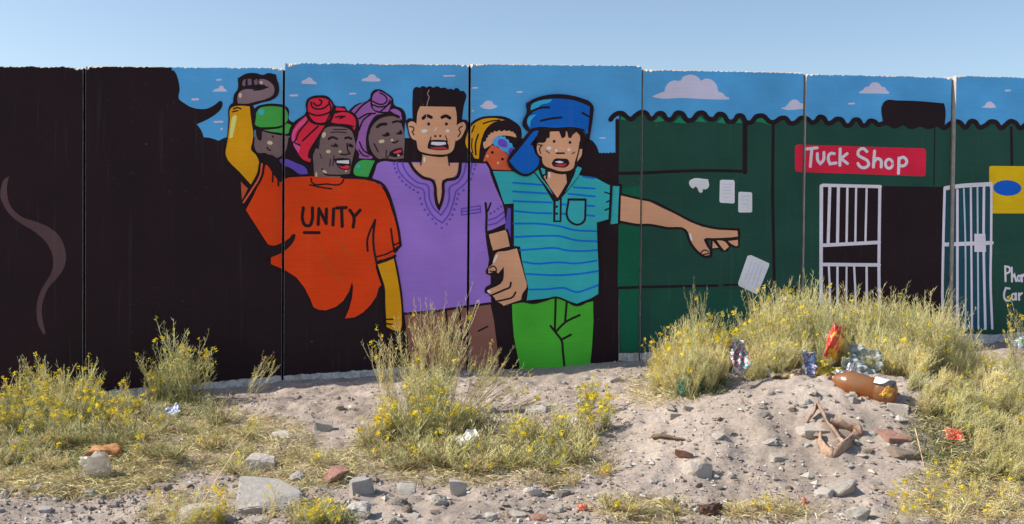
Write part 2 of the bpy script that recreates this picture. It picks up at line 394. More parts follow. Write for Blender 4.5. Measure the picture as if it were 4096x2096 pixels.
for wd, q in ((26, '906,108 892,580'), (26, '980,108 972,580'), (20, '1057,115 1050,580'), (18, '1132,115 1125,575'), (18, '1222,120 1212,575'), (18, '898,790 905,950 910,1350'),
              (20, '972,790 970,1350'), (16, '1050,790 1045,1350'), (18, '1115,790 1125,1000 1130,1345'), (20, '1222,790 1225,1340')): st(LET, wd, q)
part('poster', 'H'); fl((210, 152, 8), '2275,-70 2290,-78 2640,-75 2640,330 2292,330 2275,318', False)
el((8, 76, 162), (2430, 112, 122, 68, 2))
part('side_gate', 'H'); fl((25, 62, 74), '1905,138 2285,105 2300,1315 1890,1330', False)
PGR = (150, 172, 180)
st(LET, 22, '1892,112 1880,600 1875,1200 1880,1325'); st(LET, 36, '1898,114 1965,102 2286,78'); st(LET, 20, '2292,84 2290,550 2285,900 2300,1318'); st(LET, 34, '1885,597 2295,582')
for c, wd, q in ((LET, 22, '2000,130 2000,1320'), (PGR, 14, '2055,120 2068,560 2070,1320'), (LET, 18, '2115,115 2125,1320'), (PGR, 15, '2172,110 2180,1320'), (LET, 22, '2228,100 2225,560 2240,1320')): st(c, wd, q)
part('lock_plate', 'H'); fl(LET, '2145,505 2240,505 2245,660 2145,660', False)
part('red_sign', 'D'); fl((196, 30, 56), '608,835 615,818 640,812 1200,830 1715,845 1730,858 1733,880 1730,1060 1722,1082 1700,1085 1200,1066 640,1047 615,1040 608,1015', False)
part('lettering', 'D')
for q in ('706,850 798,840', '752,850 739,1000', '800,890 805,950 825,975 850,950 856,880', '945,890 910,890 893,930 908,978 960,970', '996,850 993,990', '1055,890 1003,932 1058,975',
          '1225,872 1195,847 1155,865 1150,900 1185,925 1228,950 1240,985 1210,1010 1165,1000 1148,975', '1291,868 1281,1005', '1285,965 1315,932 1340,942 1348,1005', '1501,928 1496,1060', '1503,932 1540,922 1567,955 1550,990 1506,995'):
    st(LET, 25, q)
ring(LET, 23, 1415, 977, 31, 39)
part('lettering', 'H')
for q in ('2412,782 2416,912', '2412,786 2445,792 2450,828 2418,848', '2468,795 2470,915', '2470,880 2490,855 2506,912', '2556,915 2554,858', '2554,876 2572,856 2586,880 2586,915', '2450,975 2418,970 2403,1020 2418,1075 2452,1078', '2504,1015 2506,1070', '2530,1015 2532,1072', '2532,1035 2556,1014'):
    st(LET, 17, q)
ring(LET, 15, 2530, 887, 13, 24); ring(LET, 15, 2484, 1045, 16, 26)

# ---- woman with the purple head wrap, behind
fig('painted_woman', 'painted woman singing in a plum-purple knotted head wrap')
part('outline', 'B'); fl(BK, '635,520 690,470 815,415 825,370 860,340 900,338 960,370 1015,420 1020,465 1100,510 1125,570 1115,640 1118,930 1100,1095 690,1095 660,1080 690,940 690,700 660,560')
part('head_wrap', 'B')
fl(PUR, '655,525 700,482 815,430 830,500 860,530 930,548 870,560 820,620 790,700 780,800 800,890 840,920 830,935 720,930 722,890 692,840 710,760 722,640 695,560')
fl(PUR, '985,520 1020,505 1080,530 1090,600 1068,590 1035,555'); fl(PUR, '835,410 850,375 890,350 950,380 1000,420 992,480 970,530 910,528 850,510 835,460')
for wd, q in ((13, '838,440 880,462 930,465 962,430 945,395 900,368'), (13, '830,468 900,490 970,472 1005,440'), (12, '905,528 960,480 990,430'), (14, '830,545 760,600 720,690'), (14, '860,545 790,550 722,590'), (13, '725,790 755,855 815,900'), (14, '815,430 740,485 690,545'), (12, '720,860 760,905 800,915'), (12, '1000,480 1060,505 1090,540')): st(BK, wd, q)
part('face', 'B')
fl(BRN, '810,690 830,640 870,590 930,565 1000,560 1060,580 1090,650 1105,700 1105,930 880,930 830,870 805,780')
st(BK, 24, '800,720 812,670 850,615 900,578 960,560 1020,558 1060,575'); st(BK, 26, '878,660 905,642 952,636'); st(BK, 18, '1012,622 1050,612 1082,620')
fl(BK, '915,728 945,722 960,702 985,722 985,738 930,742'); fl(BK, '1035,715 1062,705 1075,684 1097,708 1092,724 1050,726')
st(BK, 14, '1000,780 1020,797 1056,782'); fl(BK, '980,880 1030,850 1090,838 1104,900 1030,922 985,910'); fl((190, 50, 70), '1012,882 1050,862 1082,855 1086,876 1030,890')
st(BK, 11, '850,805 868,840 885,875'); st(BK, 9, '957,860 952,920'); st(BK, 9, '985,905 960,925')
el(TAN, (915, 785, 26, 15, -10), (1005, 775, 12, 11), (1060, 905, 10, 9))
part('sleeve', 'B'); fl((52, 142, 70), '678,1060 690,990 720,957 858,950 830,1010 800,1090 740,1085 690,1075'); el((60, 140, 170), (716, 1000, 16, 18))

# ---- man in the green cap, behind the raised arm
fig('painted_capped_man', 'painted man in a green baseball cap behind the raised fist')
part('cap', 'A'); fl(BK, '2178,520 2200,490 2260,468 2330,460 2400,465 2445,475 2480,510 2483,600 2525,625 2525,690 2480,738 2400,735 2300,715 2240,695 2180,685 2170,640')
fl(GRN, '2190,600 2205,530 2230,500 2290,485 2370,485 2440,500 2460,520 2460,620 2420,645 2300,662 2210,655 2188,640'); fl(GRN, '2262,686 2330,682 2420,665 2465,630 2502,645 2492,690 2472,716 2400,710 2320,700')
el((50, 150, 165), (2245, 532, 26, 26)); st(BK, 13, '2442,500 2440,645')
part('face', 'A'); fl(BRN, '2195,700 2215,692 2300,712 2400,732 2475,738 2470,800 2450,870 2420,905 2360,930 2320,910 2280,885 2210,880 2195,860')
fl(BK, '2196,688 2252,692 2246,775 2222,778 2205,745'); fl(BK, '2330,735 2352,735 2346,762', False); el(TAN, (2318, 797, 24, 17, 10)); st(BK, 12, '2292,836 2310,858 2324,862')
part('collar', 'B'); fl((80, 64, 152), '20,955 60,932 110,940 180,970 270,1020 282,1065 200,1062 160,1030 100,1000 40,1000')

# ---- person in the yellow bandana, behind
fig('painted_masked_person', 'painted person in a yellow head scarf with a flowered cloth over the face')
part('outline', 'B'); fl(BK, '1622,800 1638,720 1680,630 1760,580 1870,566 1980,575 2040,605 2105,660 2115,780 2090,900 2060,1048 1850,1040 1790,985 1740,955 1680,900')
part('head_scarf', 'B'); fl(YEL, '1635,800 1650,720 1700,640 1780,595 1880,585 1975,602 1880,620 1810,680 1775,760 1755,860 1750,935 1715,930 1690,880 1655,850')
for wd, q in ((12, '1712,650 1690,705'), (14, '1745,725 1722,800 1724,900'), (10, '1692,760 1690,850 1700,885'), (12, '1788,632 1850,612 1930,602')): st(BK, wd, q)
part('face', 'B'); fl(SKN, '1790,830 1788,790 1800,740 1840,700 1910,688 2000,690 2060,700 2072,752 1990,735 1900,750 1870,800 1800,850')
for x, y in ((1792, 770), (1808, 740), (1830, 712), (1862, 692), (1900, 682), (1945, 680), (1990, 678), (2035, 684), (2068, 702)): el(BK, (x, y, 21, 19))
fl((172, 80, 52), '1785,960 1810,890 1860,815 1940,850 2010,910 1990,960 2030,1010 2030,1035 1940,1030 1850,1020'); el(BK, (1865, 880, 12, 12), (1953, 937, 12, 12)); el((200, 140, 105), (1823, 911, 11, 12), (1914, 970, 12, 13))
part('flowered_cloth', 'B'); fl((58, 138, 186), '1868,790 1872,765 1890,758 1895,742 1920,745 1935,735 1960,745 1975,742 1985,765 2005,772 2012,795 2035,805 2040,830 2060,845 2062,872 2035,880 2012,908 1985,880 1960,865 1935,850 1915,830 1890,825')
el((86, 62, 160), (1952, 800, 44, 34, 20), (2030, 868, 28, 30)); el((86, 62, 160), (1935, 780, 18, 16), (1975, 822, 20, 16))

# ---- tall flat-topped man in the lilac shirt
fig('painted_tall_man', 'painted man with tall flat-topped black hair in a lilac embroidered shirt')
part('trousers', 'F'); fl((112, 78, 68), '1325,1195 2065,1110 2093,1245 2135,1578 2140,1690 1395,1690 1340,1300', False)
st(BK, 16, '1683,1165 1690,1245 1706,1325 1780,1390 1860,1350'); st(BK, 16, '1800,1155 1806,1240 1812,1330 1830,1400'); st(BK, 14, '2040,1300 1960,1340'); fl(BK, '1700,1345 1790,1400 1850,1365 1850,1420 1720,1425')
part('shirt', 'F')
fl(LIL, '1045,25 1085,-100 1130,-120 1360,-112 1800,-105 2040,-105 2060,-20 2100,90 2170,250 2205,410 2035,490 2045,560 2055,700 2040,800 2065,870 2068,1080 2080,1098 1870,1130 1600,1158 1320,1182 1305,1000 1270,800 1240,690 1290,620 1260,430 1220,250 1160,120', False)
st(BK, 20, '1312,1190 1500,1183 1700,1152 1880,1126 2085,1098'); st(BK, 22, '2030,-110 2060,-60 2110,75 2180,250 2210,408'); st(BK, 24, '1035,30 1062,-40 1085,-105 1120,-125 1250,-120 1360,-118'); st(BK, 16, '1800,-112 1920,-110 2030,-106')
st(BK, 20, '2022,242 2030,330 2028,480 2045,620 2062,730'); st(BK, 15, '2066,242 2040,310'); st(BK, 20, '2035,492 2130,462 2207,418'); fl(BK, '2038,500 2056,505 2080,640 2095,665 2065,735 2050,800 2058,700 2045,580')
part('embroidery', 'F')
st(IND, 12, '1260,-113 1275,-43 1335,37 1415,97 1488,130 1500,210 1540,310 1590,370 1650,412 1700,350 1740,250 1755,190 1770,140 1830,90 1868,40 1900,-60 1905,-100')
st(IND, 13, '1305,-108 1325,-53 1375,17 1445,67 1520,87 1540,200 1580,290 1640,345 1690,270 1712,190 1712,110 1790,60 1830,0 1855,-100')
for x, y in ((1235, -93), (1243, -57), (1257, -22), (1283, 20), (1307, 53), (1340, 85), (1372, 107), (1405, 128), (1440, 150), (1460, 202), (1474, 250), (1500, 298), (1530, 340), (1566, 378), (1594, 418), (1645, 456), (1688, 421), (1716, 381), (1737, 342),
             (1754, 297), (1769, 250), (1779, 206), (1790, 163), (1832, 132), (1898, 37), (1910, -8), (1925, -50), (1935, -85), (2065, 330), (2098, 314), (2128, 290), (2155, 270)): el(IND, (x, y, 10.5, 10.5))
for q in ('1815,290 1975,264', '1975,264 1978,320', '1978,320 1815,345', '1815,345 1817,290', '1817,316 1976,292'): st(IND, 10, q)
st(IND, 12, '2040,390 2110,366 2185,312'); st(IND, 12, '2045,430 2120,410 2195,348')
part('neck', 'F'); fl(SKN, '1380,-105 1430,-40 1500,15 1590,40 1605,170 1622,262 1645,170 1648,45 1770,-5 1790,-105 1702,-100 1690,-190 1475,-190 1468,-100')
st(BK, 25, '1368,-112 1410,-42 1480,20 1570,55 1586,92 1592,180 1605,250 1622,285 1640,240 1658,150 1664,58 1780,18 1796,-22 1806,-108'); st(BK, 10, '1465,-85 1476,-170'); st(BK, 10, '1710,-80 1699,-165'); el(WH, (1498, -131, 10, 24))
part('arm', 'F'); fl(BK, '2172,245 2260,250 2262,610 2225,620 2200,450', False); fl((78, 66, 150), '2212,280 2238,290 2236,560 2188,455', False); fl(SKN, '2050,510 2190,472 2206,500 2228,612 2085,648 2065,580', False); st(BK, 15, '2206,470 2232,560 2240,620')
part('hair', 'B'); fl(BK, '1186,690 1182,400 1190,335 1202,322 1222,318 1245,324 1258,314 1280,311 1300,322 1318,313 1340,314 1362,326 1378,315 1402,314 1425,328 1448,322 1472,330 1484,338 1510,332 1532,345 1550,326 1575,332 1590,352 1615,352 1636,372 1620,480 1605,600 1600,690', True)
part('face', 'B'); fl(BK, '1205,600 1600,600 1560,800 1535,870 1480,910 1340,912 1250,892 1205,862')
fl(BK, '1118,612 1150,588 1190,596 1220,640 1215,800 1180,785 1152,745 1135,680'); fl(BK, '1560,620 1610,598 1648,608 1660,640 1643,725 1600,795 1555,805')
fl(SKN, '1140,632 1165,615 1200,625 1222,680 1215,780 1180,765 1150,700'); fl(SKN, '1550,660 1590,627 1620,620 1636,650 1620,710 1590,760 1550,785')
st(BK, 10, '1155,660 1185,665 1190,690 1176,702 1192,730'); st(BK, 10, '1606,655 1577,680 1590,710 1570,745')
fl(SKN, '1245,485 1545,490 1556,540 1556,680 1545,790 1520,870 1480,893 1400,898 1300,888 1232,860 1216,800 1216,600 1222,540', True)
st(BK, 28, '1270,588 1300,566 1340,580'); st(BK, 28, '1432,580 1465,568 1500,586'); el(BK, (1318, 637, 13, 14), (1470, 637, 13, 14), (1375, 741, 10, 10), (1417, 740, 10, 10))
el(WH, (1281, 697, 27, 15, -8), (1480, 695, 15, 14)); st(WH, 7, '1386,668 1370,694'); st(BK, 9, '1338,748 1326,790 1312,830'); st(BK, 8, '1462,738 1480,790')
fl(BK, '1325,775 1400,772 1470,778 1490,830 1490,855 1400,863 1310,847 1310,820'); fl(WH, '1342,790 1462,792 1466,812 1400,821 1337,812'); fl((140, 48, 64), '1325,840 1390,834 1465,838 1482,850 1390,857')
part('hand', 'F'); fl(BK, '2088,655 2200,628 2305,608 2318,640 2342,750 2377,880 2397,970 2365,1062 2330,1088 2170,1134 2098,1092 2078,1047 2012,1007 2018,970 2070,930 2065,862 2028,852 2023,820 2055,780')
fl(SKN, '2110,672 2200,652 2290,630 2320,740 2352,860 2372,965 2335,1022 2325,1070 2175,1122 2150,1100 2115,1085 2095,1050 2050,1015 2035,990 2170,905 2178,850 2176,790 2130,845 2110,832 2045,845 2050,792 2075,770 2095,700', True)
fl(BK, '2178,790 2166,890 2070,952 2068,872 2112,850 2140,850'); st(BK, 11, '2056,800 2085,782 2110,800 2112,828'); st(BK, 10, '2056,824 2108,828'); st(BK, 16, '2062,1036 2180,985 2230,960 2238,922'); st(BK, 15, '2098,1086 2180,1070 2255,1045 2278,1006'); el(WH, (2050, 1000, 16, 12, 30)); st(WH, 17, '2118,692 2092,745')
part('crack', 'B'); st((150, 140, 140), 5, '1322,345 1308,380 1320,400 1308,450 1302,500 1305,540 1295,590 1298,655')

# ---- boy in the blue cap and striped polo shirt
fig('painted_boy', 'painted boy in a blue cap and teal striped polo shirt, one arm held out')
part('trousers', 'G'); fl((60, 150, 44), '316,895 400,880 500,885 600,862 690,842 780,868 870,905 1010,868 1014,1040 1002,1250 985,1420 985,1500 395,1500 330,1170 318,1000', False)
for q in ('690,842 682,1110', '785,862 770,1050', '895,987 770,1050 690,1130', '645,1080 700,1150 740,1205 750,1290 768,1470', '820,1155 738,1198'): st(BK, 19, q)
part('shirt', 'G'); fl(TEAL, '150,-248 345,-243 500,-260 915,-208 1025,-193 1155,-123 1142,170 1050,195 1045,300 1055,420 1062,600 1056,805 1000,840 870,890 780,860 690,830 560,850 440,862 455,760 440,690 400,520 385,400 332,395 330,30 250,35 235,0 190,-140', False)
fl(TEAL, '1180,-122 1238,-118 1228,200 1163,208 1172,0', False); st(BK, 22, '1168,-128 1162,0 1152,168'); st(BK, 22, '1252,-125 1243,0 1236,200'); st(BK, 15, '1175,-130 1250,-130')
part('stripe', 'G')
for q in ('325,-148 575,-128', '325,-73 615,-55', '845,-108 1025,-97', '800,-52 1025,-30', '325,10 655,22', '740,38 785,40', '960,48 1020,52', '335,95 500,110 655,115', '735,118 785,120', '955,130 1020,138', '330,203 560,205 720,225 850,258 1040,268', '335,318 540,310 720,310 860,345 1045,355',
          '385,430 540,420 710,415 760,428 900,438 1045,430', '415,530 500,545 720,535 860,545 1040,520', '440,635 720,645 880,635 1050,610', '465,768 620,765 760,755 870,790 960,765 1055,730', '925,-200 1020,-186'): st(STR, 17, q)
part('shirt', 'G')
st(BK, 17, '420,873 500,885 600,860 690,835 780,865 870,905 960,870 1056,815'); st(BK, 13, '1048,195 1055,420 1064,620 1060,812'); st(BK, 12, '1112,-66 1168,-48'); st(BK, 13, '1126,18 1150,8'); st(BK, 13, '1112,88 1148,72'); st(BK, 16, '1145,172 1050,200'); st(BK, 15, '915,-215 1030,-198 1160,-128')
part('placket', 'G'); fl(BK, '668,-18 742,-18 738,190 668,190', False); fl(TEAL, '690,0 724,0 722,176 686,176', False); el(BK, (700, 0, 11, 11), (698, 58, 11, 11), (698, 118, 11, 11))
part('pocket', 'G'); fl(TEAL, '802,5 942,5 938,120 925,185 880,208 830,195 802,165'); st(BK, 18, '800,-2 796,165 830,198 880,212 928,188 943,100 945,0'); st(BK, 20, '800,-4 945,-2')
part('arm', 'G'); fl(SKN, '1252,-42 1420,0 1490,10 1600,65 1740,130 1880,200 1950,230 2100,255 2252,264 2256,312 2200,320 2100,325 1970,330 1990,400 2012,430 2012,470 1960,482 1920,450 1870,400 1840,340 1810,256 1650,236 1480,206 1410,210 1246,176', False)
st(BK, 20, '1248,-50 1420,-10 1500,5 1700,100 1900,200 2050,240 2264,252'); st(BK, 20, '2264,252 2268,318'); st(BK, 20, '1240,186 1420,215 1480,213 1650,242 1806,262 1840,350 1870,400 1940,470 1980,490 2025,482 2028,440')
part('hand', 'G'); fl(BK, '1962,340 1985,325 2100,330 2272,318 2270,402 2250,412 2182,402 2172,442 2115,446 2092,420 2034,430 2020,440 1990,400', False)
fl(SKN, '2040,350 2088,408 2036,415', False); fl(SKN, '2072,346 2140,356 2178,400 2140,434 2112,402'); fl(SKN, '2170,352 2254,342 2256,388 2240,398 2192,372'); fl(SHG, '1995,350 2024,345 2022,410', False)
st(BK, 10, '1936,456 1965,430 2002,440'); st(BK, 10, '1952,472 2008,456'); st(WH, 17, '1845,292 1858,340')
part('neck', 'C'); fl(BK, '700,1030 780,1000 1010,1050 1130,1010 1095,1100 990,1230 925,1300 880,1300 790,1150', False)
fl(SKN, '800,1090 832,1045 990,1055 1000,1140 920,1272 860,1190', False); fl(TEAL, '722,1045 752,1020 778,1095 850,1185 880,1245 800,1140', False); fl(TEAL, '1072,992 1128,1015 1092,1095 985,1225 1030,1140 1068,1060', False); fl(TEAL, '775,1015 815,1020 812,1065 790,1070', False); el(WH, (850, 1075, 9, 25))
st(BK, 14, '1068,1035 1050,1085 1000,1160'); st(BK, 12, '795,1075 828,1070'); st(BK, 12, '828,1040 824,1105')
part('face', 'C'); fl(BK, '732,792 800,700 1125,690 1138,850 1105,965 1060,1042 950,1068 850,1042 780,1005 745,935 732,850')
fl(SKN, '790,810 820,720 870,700 1105,700 1112,760 1097,870 1070,960 1050,1018 960,1043 870,1020 800,985 786,930 790,900', True); fl(SKN, '740,840 750,802 790,792 802,850 792,922 760,902 745,872'); fl(SKN, '1108,852 1130,852 1126,900 1086,962 1097,900')
st(BK, 10, '755,815 785,820 766,845 772,890'); st(BK, 11, '1112,790 1098,880 1070,970'); el(BK, (889, 787, 12, 13), (1025, 796, 12, 13)); el(WH, (845, 845, 22, 14), (1016, 859, 14, 12), (908, 865, 10, 13)); st(BK, 15, '910,888 975,888'); st(BK, 8, '820,868 850,888'); st(BK, 8, '1066,878 1045,892')
fl(BK, '868,975 890,940 960,934 1005,940 1023,975 1000,1002 920,1007 880,997'); fl(WH, '893,962 940,954 974,965 935,973'); fl((136, 46, 62), '890,986 960,976 1000,976 990,992 920,999')
part('hair', 'C'); fl(BK, '720,705 780,685 1120,685 1150,720 1172,765 1125,805 1108,735 1080,705 1042,740 1036,758 1012,755 1000,700 990,700 978,752 955,760 945,735 932,700 852,702 850,755 825,762 815,790 790,800 750,792')
part('cap', 'C'); fl(BK, '648,462 700,430 800,395 900,382 1020,390 1120,415 1200,450 1224,482 1222,570 1207,680 1192,772 1170,762 1150,702 1110,690 900,690 740,692 680,715 640,682 617,650 630,590 652,545')
fl(CAP, '690,540 690,480 720,455 830,425 920,420 1030,430 1120,455 1195,490 1190,580 1176,722 1160,722 1145,682 1060,665 900,670 720,668 680,682 655,632 665,580')
fl((44, 146, 182), '690,528 695,475 760,440 872,425 860,445 770,478 738,515'); fl((44, 146, 182), '658,625 670,580 740,553 690,610 682,665')
for wd, q in ((19, '700,526 770,500 845,495'), (19, '775,610 860,592 950,582'), (17, '1130,542 1190,576'), (13, '655,572 690,545 702,530')): st(BK, wd, q)
fl(BK, '700,688 762,688 742,760 705,800 722,860 772,930 764,1010 720,1052 650,1088 588,1072 488,960 493,930 600,800 680,700', True); fl(CAP, '710,705 755,692 740,740 690,800 715,850 725,890 760,940 755,980 700,1045 640,1065 590,1045 503,955 600,840 680,740'); st(BK, 13, '692,815 718,782 734,752')

# ---- woman with the pink head wrap, orange shirt and raised fist
fig('painted_woman_in_orange', 'painted woman in a crimson head wrap and an orange shirt, fist raised')
part('head_wrap', 'B'); fl(BK, '122,690 165,618 268,530 263,470 275,428 320,398 380,390 450,398 492,440 515,475 602,485 612,510 682,545 712,590 718,650 702,700 692,760 692,850 662,980 652,1062 592,1110 602,1155 308,1155 310,985 250,962 190,922 148,840 126,760')
fl(RED, '145,780 150,700 175,650 270,560 290,590 330,630 430,645 400,690 330,800 290,870 280,920 310,940 300,965 240,940 200,890 165,820'); fl((205, 72, 124), '150,790 152,705 200,635 270,572 272,600 190,690 172,760 215,830 202,885 165,830')
fl(RED, '482,622 510,547 600,535 650,550 692,600 692,650 682,690 650,655 560,637'); fl(RED, '520,520 525,492 595,502 607,522', False)
fl(RED, '285,460 300,430 350,415 420,415 470,440 490,470 480,540 460,600 420,622 340,615 300,570 285,530')
for wd, q in ((14, '330,455 355,478 392,468 402,440 378,425'), (14, '308,450 322,492 362,508 420,500 462,465'), (14, '285,540 350,562 430,552 485,525'), (13, '440,620 468,560 480,500 462,445'), (14, '270,560 300,610 380,640 440,640'), (15, '370,655 300,720 238,780'), (13, '282,612 200,715 165,790 150,800'), (14, '555,588 600,570'), (12, '520,580 560,570 600,572'), (14, '560,640 630,648 672,660'), (12, '215,820 175,800'), (14, '510,500 500,560 470,620')): st(BK, wd, q)
part('face', 'B'); fl(BRN, '350,842 346,795 380,782 400,720 440,668 520,658 610,670 650,690 680,760 690,830 675,900 655,990 642,1062 562,1078 562,1132 450,1130 338,1122 332,985 328,900', True)
fl(BK, '340,800 382,742 384,800 376,852 350,845'); st(BK, 14, '405,1022 430,1066 500,1076 640,1072'); st(BK, 20, '460,765 490,750 532,764'); st(BK, 19, '602,758 632,752 655,764'); st(BK, 9, '500,682 615,684'); st(BK, 9, '480,708 545,705 612,712')
fl(BK, '472,816 502,818 515,798 542,818 538,836 490,830'); fl(BK, '608,820 635,815 641,798 672,820 670,842 640,832'); st(BK, 12, '620,802 624,860 642,890 600,900 562,895')
fl(BK, '503,935 560,928 642,934 652,980 646,1022 600,1032 550,1012 520,970'); fl(WH, '530,952 635,946 636,978 530,970', False); fl((200, 48, 60), '538,988 580,1000 620,990 642,1000 632,1020 580,1018')
st(BK, 8, '386,892 400,932'); st(BK, 9, '507,908 497,992'); st(BK, 8, '476,940 468,1002'); el(TAN, (420, 730, 15, 26, 20), (458, 873, 20, 15), (558, 873, 14, 11), (426, 1045, 22, 11, 30), (355, 1075, 8, 28), (610, 1040, 10, 9)); st(BK, 16, '318,1148 400,1145 540,1150 596,1135')
part('sleeve', 'A'); fl(BK, '1968,488 1985,463 2070,466 2150,463 2174,480 2184,680 2180,760 2166,850 2245,960 2235,1025 2162,1185 2060,1085 1930,920 1950,750 1962,600')
fl((150, 72, 42), '2068,1130 2130,1190 2110,1230 2078,1290', False)
fl(YEL, '1985,500 2010,487 2070,479 2145,486 2152,560 2165,650 2175,720 2165,800 2155,850 2200,905 2225,965 2210,1050 2155,1155 2060,1050 1940,905 1955,780 1975,600'); fl((206, 192, 104), '2000,572 2018,555 2036,570 2012,690 1996,752 1970,760 1980,660'); st(BK, 13, '2006,506 2040,496 2068,506'); st(BK, 12, '1996,532 2040,521')
part('fist', 'A'); fl(BK, '2042,245 2115,204 2200,200 2260,215 2300,199 2370,212 2380,260 2394,300 2382,395 2330,432 2250,452 2160,477 2090,467 2000,462 2012,380 2040,340')
fl((106, 91, 98), '2042,460 2040,400 2060,360 2090,342 2180,338 2240,335 2290,318 2270,300 2232,298 2216,275 2230,250 2270,252 2330,285 2346,302 2346,385 2300,415 2200,443 2120,462'); fl((92, 80, 92), '2082,300 2095,255 2110,250 2106,310 2088,312'); fl((92, 80, 92), '2125,250 2158,248 2164,300 2130,304'); fl((92, 80, 92), '2180,265 2208,245 2214,298 2186,300'); el(TAN, (2063, 390, 14, 22), (2245, 280, 13, 12)); st(BK, 12, '2180,345 2240,340 2300,318')
part('shirt', 'F'); fl(ORG, '-35,300 -8,250 20,200 100,30 135,-88 165,-75 200,-10 260,60 285,38 340,20 520,12 640,20 815,28 980,40 1070,60 1120,88 1160,150 1195,230 1215,300 1250,400 1265,480 1282,600 1240,630 1250,662 1240,690 1160,718 1085,738 1078,790 1095,850 1128,945 1105,968 1085,1040 1040,1110 970,1180 900,1220 815,1232 850,1150 875,1060 885,960 875,920 850,1000 800,1080 740,1130 650,1162 590,1157 545,1135 520,1070 470,970 400,880 300,815 180,765 180,708 155,597', False)
fl(BK, '93,-132 153,-175 233,-143 285,-73 420,7 300,25 262,66 200,-5 160,-70'); st(BK, 15, '196,-15 195,58'); st(BK, 16, '240,5 245,92')
st(BK, 15, '123,-95 108,7 33,137 -37,240 -62,300'); st((206, 78, 52), 15, '103,-95 88,2 15,130 -55,235'); st(BK, 13, '83,-98 65,7 0,120 -70,235'); fl(BK, '90,560 155,595 200,606 270,583 335,545 375,506 392,510 386,545 345,610 285,660 180,708 90,740')
st(BK, 22, '815,22 985,30 1075,50 1130,75 1180,145 1215,240 1250,370 1275,480 1292,605'); st(BK, 22, '1292,605 1248,650'); st(BK, 17, '1075,385 1035,470 1006,560 1010,652'); st(BK, 20, '1073,390 1058,520 1066,650 1086,755'); st(BK, 13, '1085,702 1160,682 1245,642'); st(BK, 22, '1088,752 1160,736 1246,695'); st(BK, 16, '1210,462 1222,560 1240,660'); st(BK, 13, '1240,600 1284,580')
FOL = (160, 66, 20)
for wd, q in ((18, '590,625 650,740 740,860 812,922'), (17, '755,565 800,630 872,690'), (12, '540,245 640,290 740,330 900,360'), (12, '640,230 700,260 770,275'), (9, '230,310 222,450 200,590'), (9, '355,315 340,430 300,520'), (12, '700,126 790,130')): st(FOL, wd, q)
st(BK, 13, '512,85 600,105 702,120'); st(BK, 13, '525,30 530,62 660,78 790,68 805,35')
part('lower_sleeve', 'F'); fl(YEL, '1095,768 1160,748 1236,716 1262,830 1286,1000 1300,1150 1302,1290 1294,1345 1230,1332 1165,1300 1156,1080 1150,950 1120,850', False); st(BK, 16, '1240,712 1268,850 1300,1060 1308,1290 1300,1345'); st(BK, 12, '1090,772 1125,880 1150,960 1156,1100 1166,1295'); st(BK, 13, '1170,1238 1225,1238'); st(BK, 13, '1168,1275 1222,1282')
part('lettering', 'F')
for q in ('458,282 455,400 475,432 515,432 530,400 536,282', '585,425 592,288', '592,288 654,418', '654,418 656,292', '718,292 712,430', '742,284 826,280', '786,298 792,442', '857,302 892,362 885,448', '892,362 945,302', '466,495 594,495'): st(BK, 27, q)

# link the coats: figure = part of the wall, its painted pieces = sub-parts
FIGOBJ = {}
SUBL = {}
for (fg, pt, _n), (v, f, mi, ms) in COATS.items():
    if fg not in FIGOBJ:
        o = empty(fg); o.parent = wall; o['label'] = FIGS[fg]; FIGOBJ[fg] = o
    o = link(pt, mesh(pt, v, f, mi), [paint(c) for c in ms], FIGOBJ[fg])
print('coat layers', SPAN[0])
# ---------------------------------------------------------------- ground: one sheet to the horizon, modelled where the photo sees it
MOUNDS = [(1.78, 5.72, .35, .85, .50), (2.75, 5.5, .16, .8, .7), (-2.2, 4.9, .03, 1.2, .5), (.2, 4.6, .04, .9, .4), (1.16, 6.0, .10, .16, .14)]
def base_z(x, y):
    dx, dy = x - W0.x, y - W0.y
    s = dx * WDIR.x + dy * WDIR.y; d = dx * WN.x + dy * WN.y          # along and in front of the wall
    zw = wall_foot(s); t = min(1, max(0, d / 3.4)); t = t * t * (3 - 2 * t) * .5 + t * .5
    z = zw * (1 - t) + .28 * t
    for mx, my, h, sx, sy in MOUNDS:
        q = ((x - mx) / sx) ** 2 + ((y - my) / (sy * (1.5 if y > my else 1))) ** 2
        z += h * math.exp(-q * .5) * (1 if d > .8 else max(0, d / .8))
    return z, d
def rough_z(x, y, d):
    e = min(1, max(.3, (d + .2) / .8))
    n = noise.fractal((x * 1.6, y * 1.6, 2), .9, 2.1, 3) * .034 + noise.fractal((x * 7, y * 7, 5), .7, 2.1, 3) * .022
    r = noise.noise((x * 26, y * 26, 1)); n += .008 * r + .006 * noise.noise((x * 52, y * 52, 3)) + .012 * max(0, noise.noise((x * 13, y * 13, 8)) - .25)
    return n * e
xs = [-400, -150, -60, -25, -12, -8, -6] + list(np.arange(-4.8, 7.4, .021)) + [8, 10, 14, 25, 60, 150, 400]
ys = [-60, -20, -8, -2, 0, 1.5, 2.6, 3.2] + list(np.arange(3.6, 10.4, .023)) + [10.8, 11.5, 13, 16, 25, 60, 150, 500, 1500]
nx, ny = len(xs), len(ys); Z = np.zeros((ny, nx))
for j, y in enumerate(ys):
    for i, x in enumerate(xs):
        b, d = base_z(x, y); Z[j, i] = b + (rough_z(x, y, d) if -4.9 < x < 7.5 and 3.4 < y < 10.5 else 0)
gx, gy = np.meshgrid(xs, ys)
vv = np.stack([gx, gy, Z], -1).reshape(-1, 3)
ii = np.arange(nx * ny).reshape(ny, nx)
ff = np.stack([ii[:-1, :-1], ii[:-1, 1:], ii[1:, 1:], ii[1:, :-1]], -1).reshape(-1, 4)
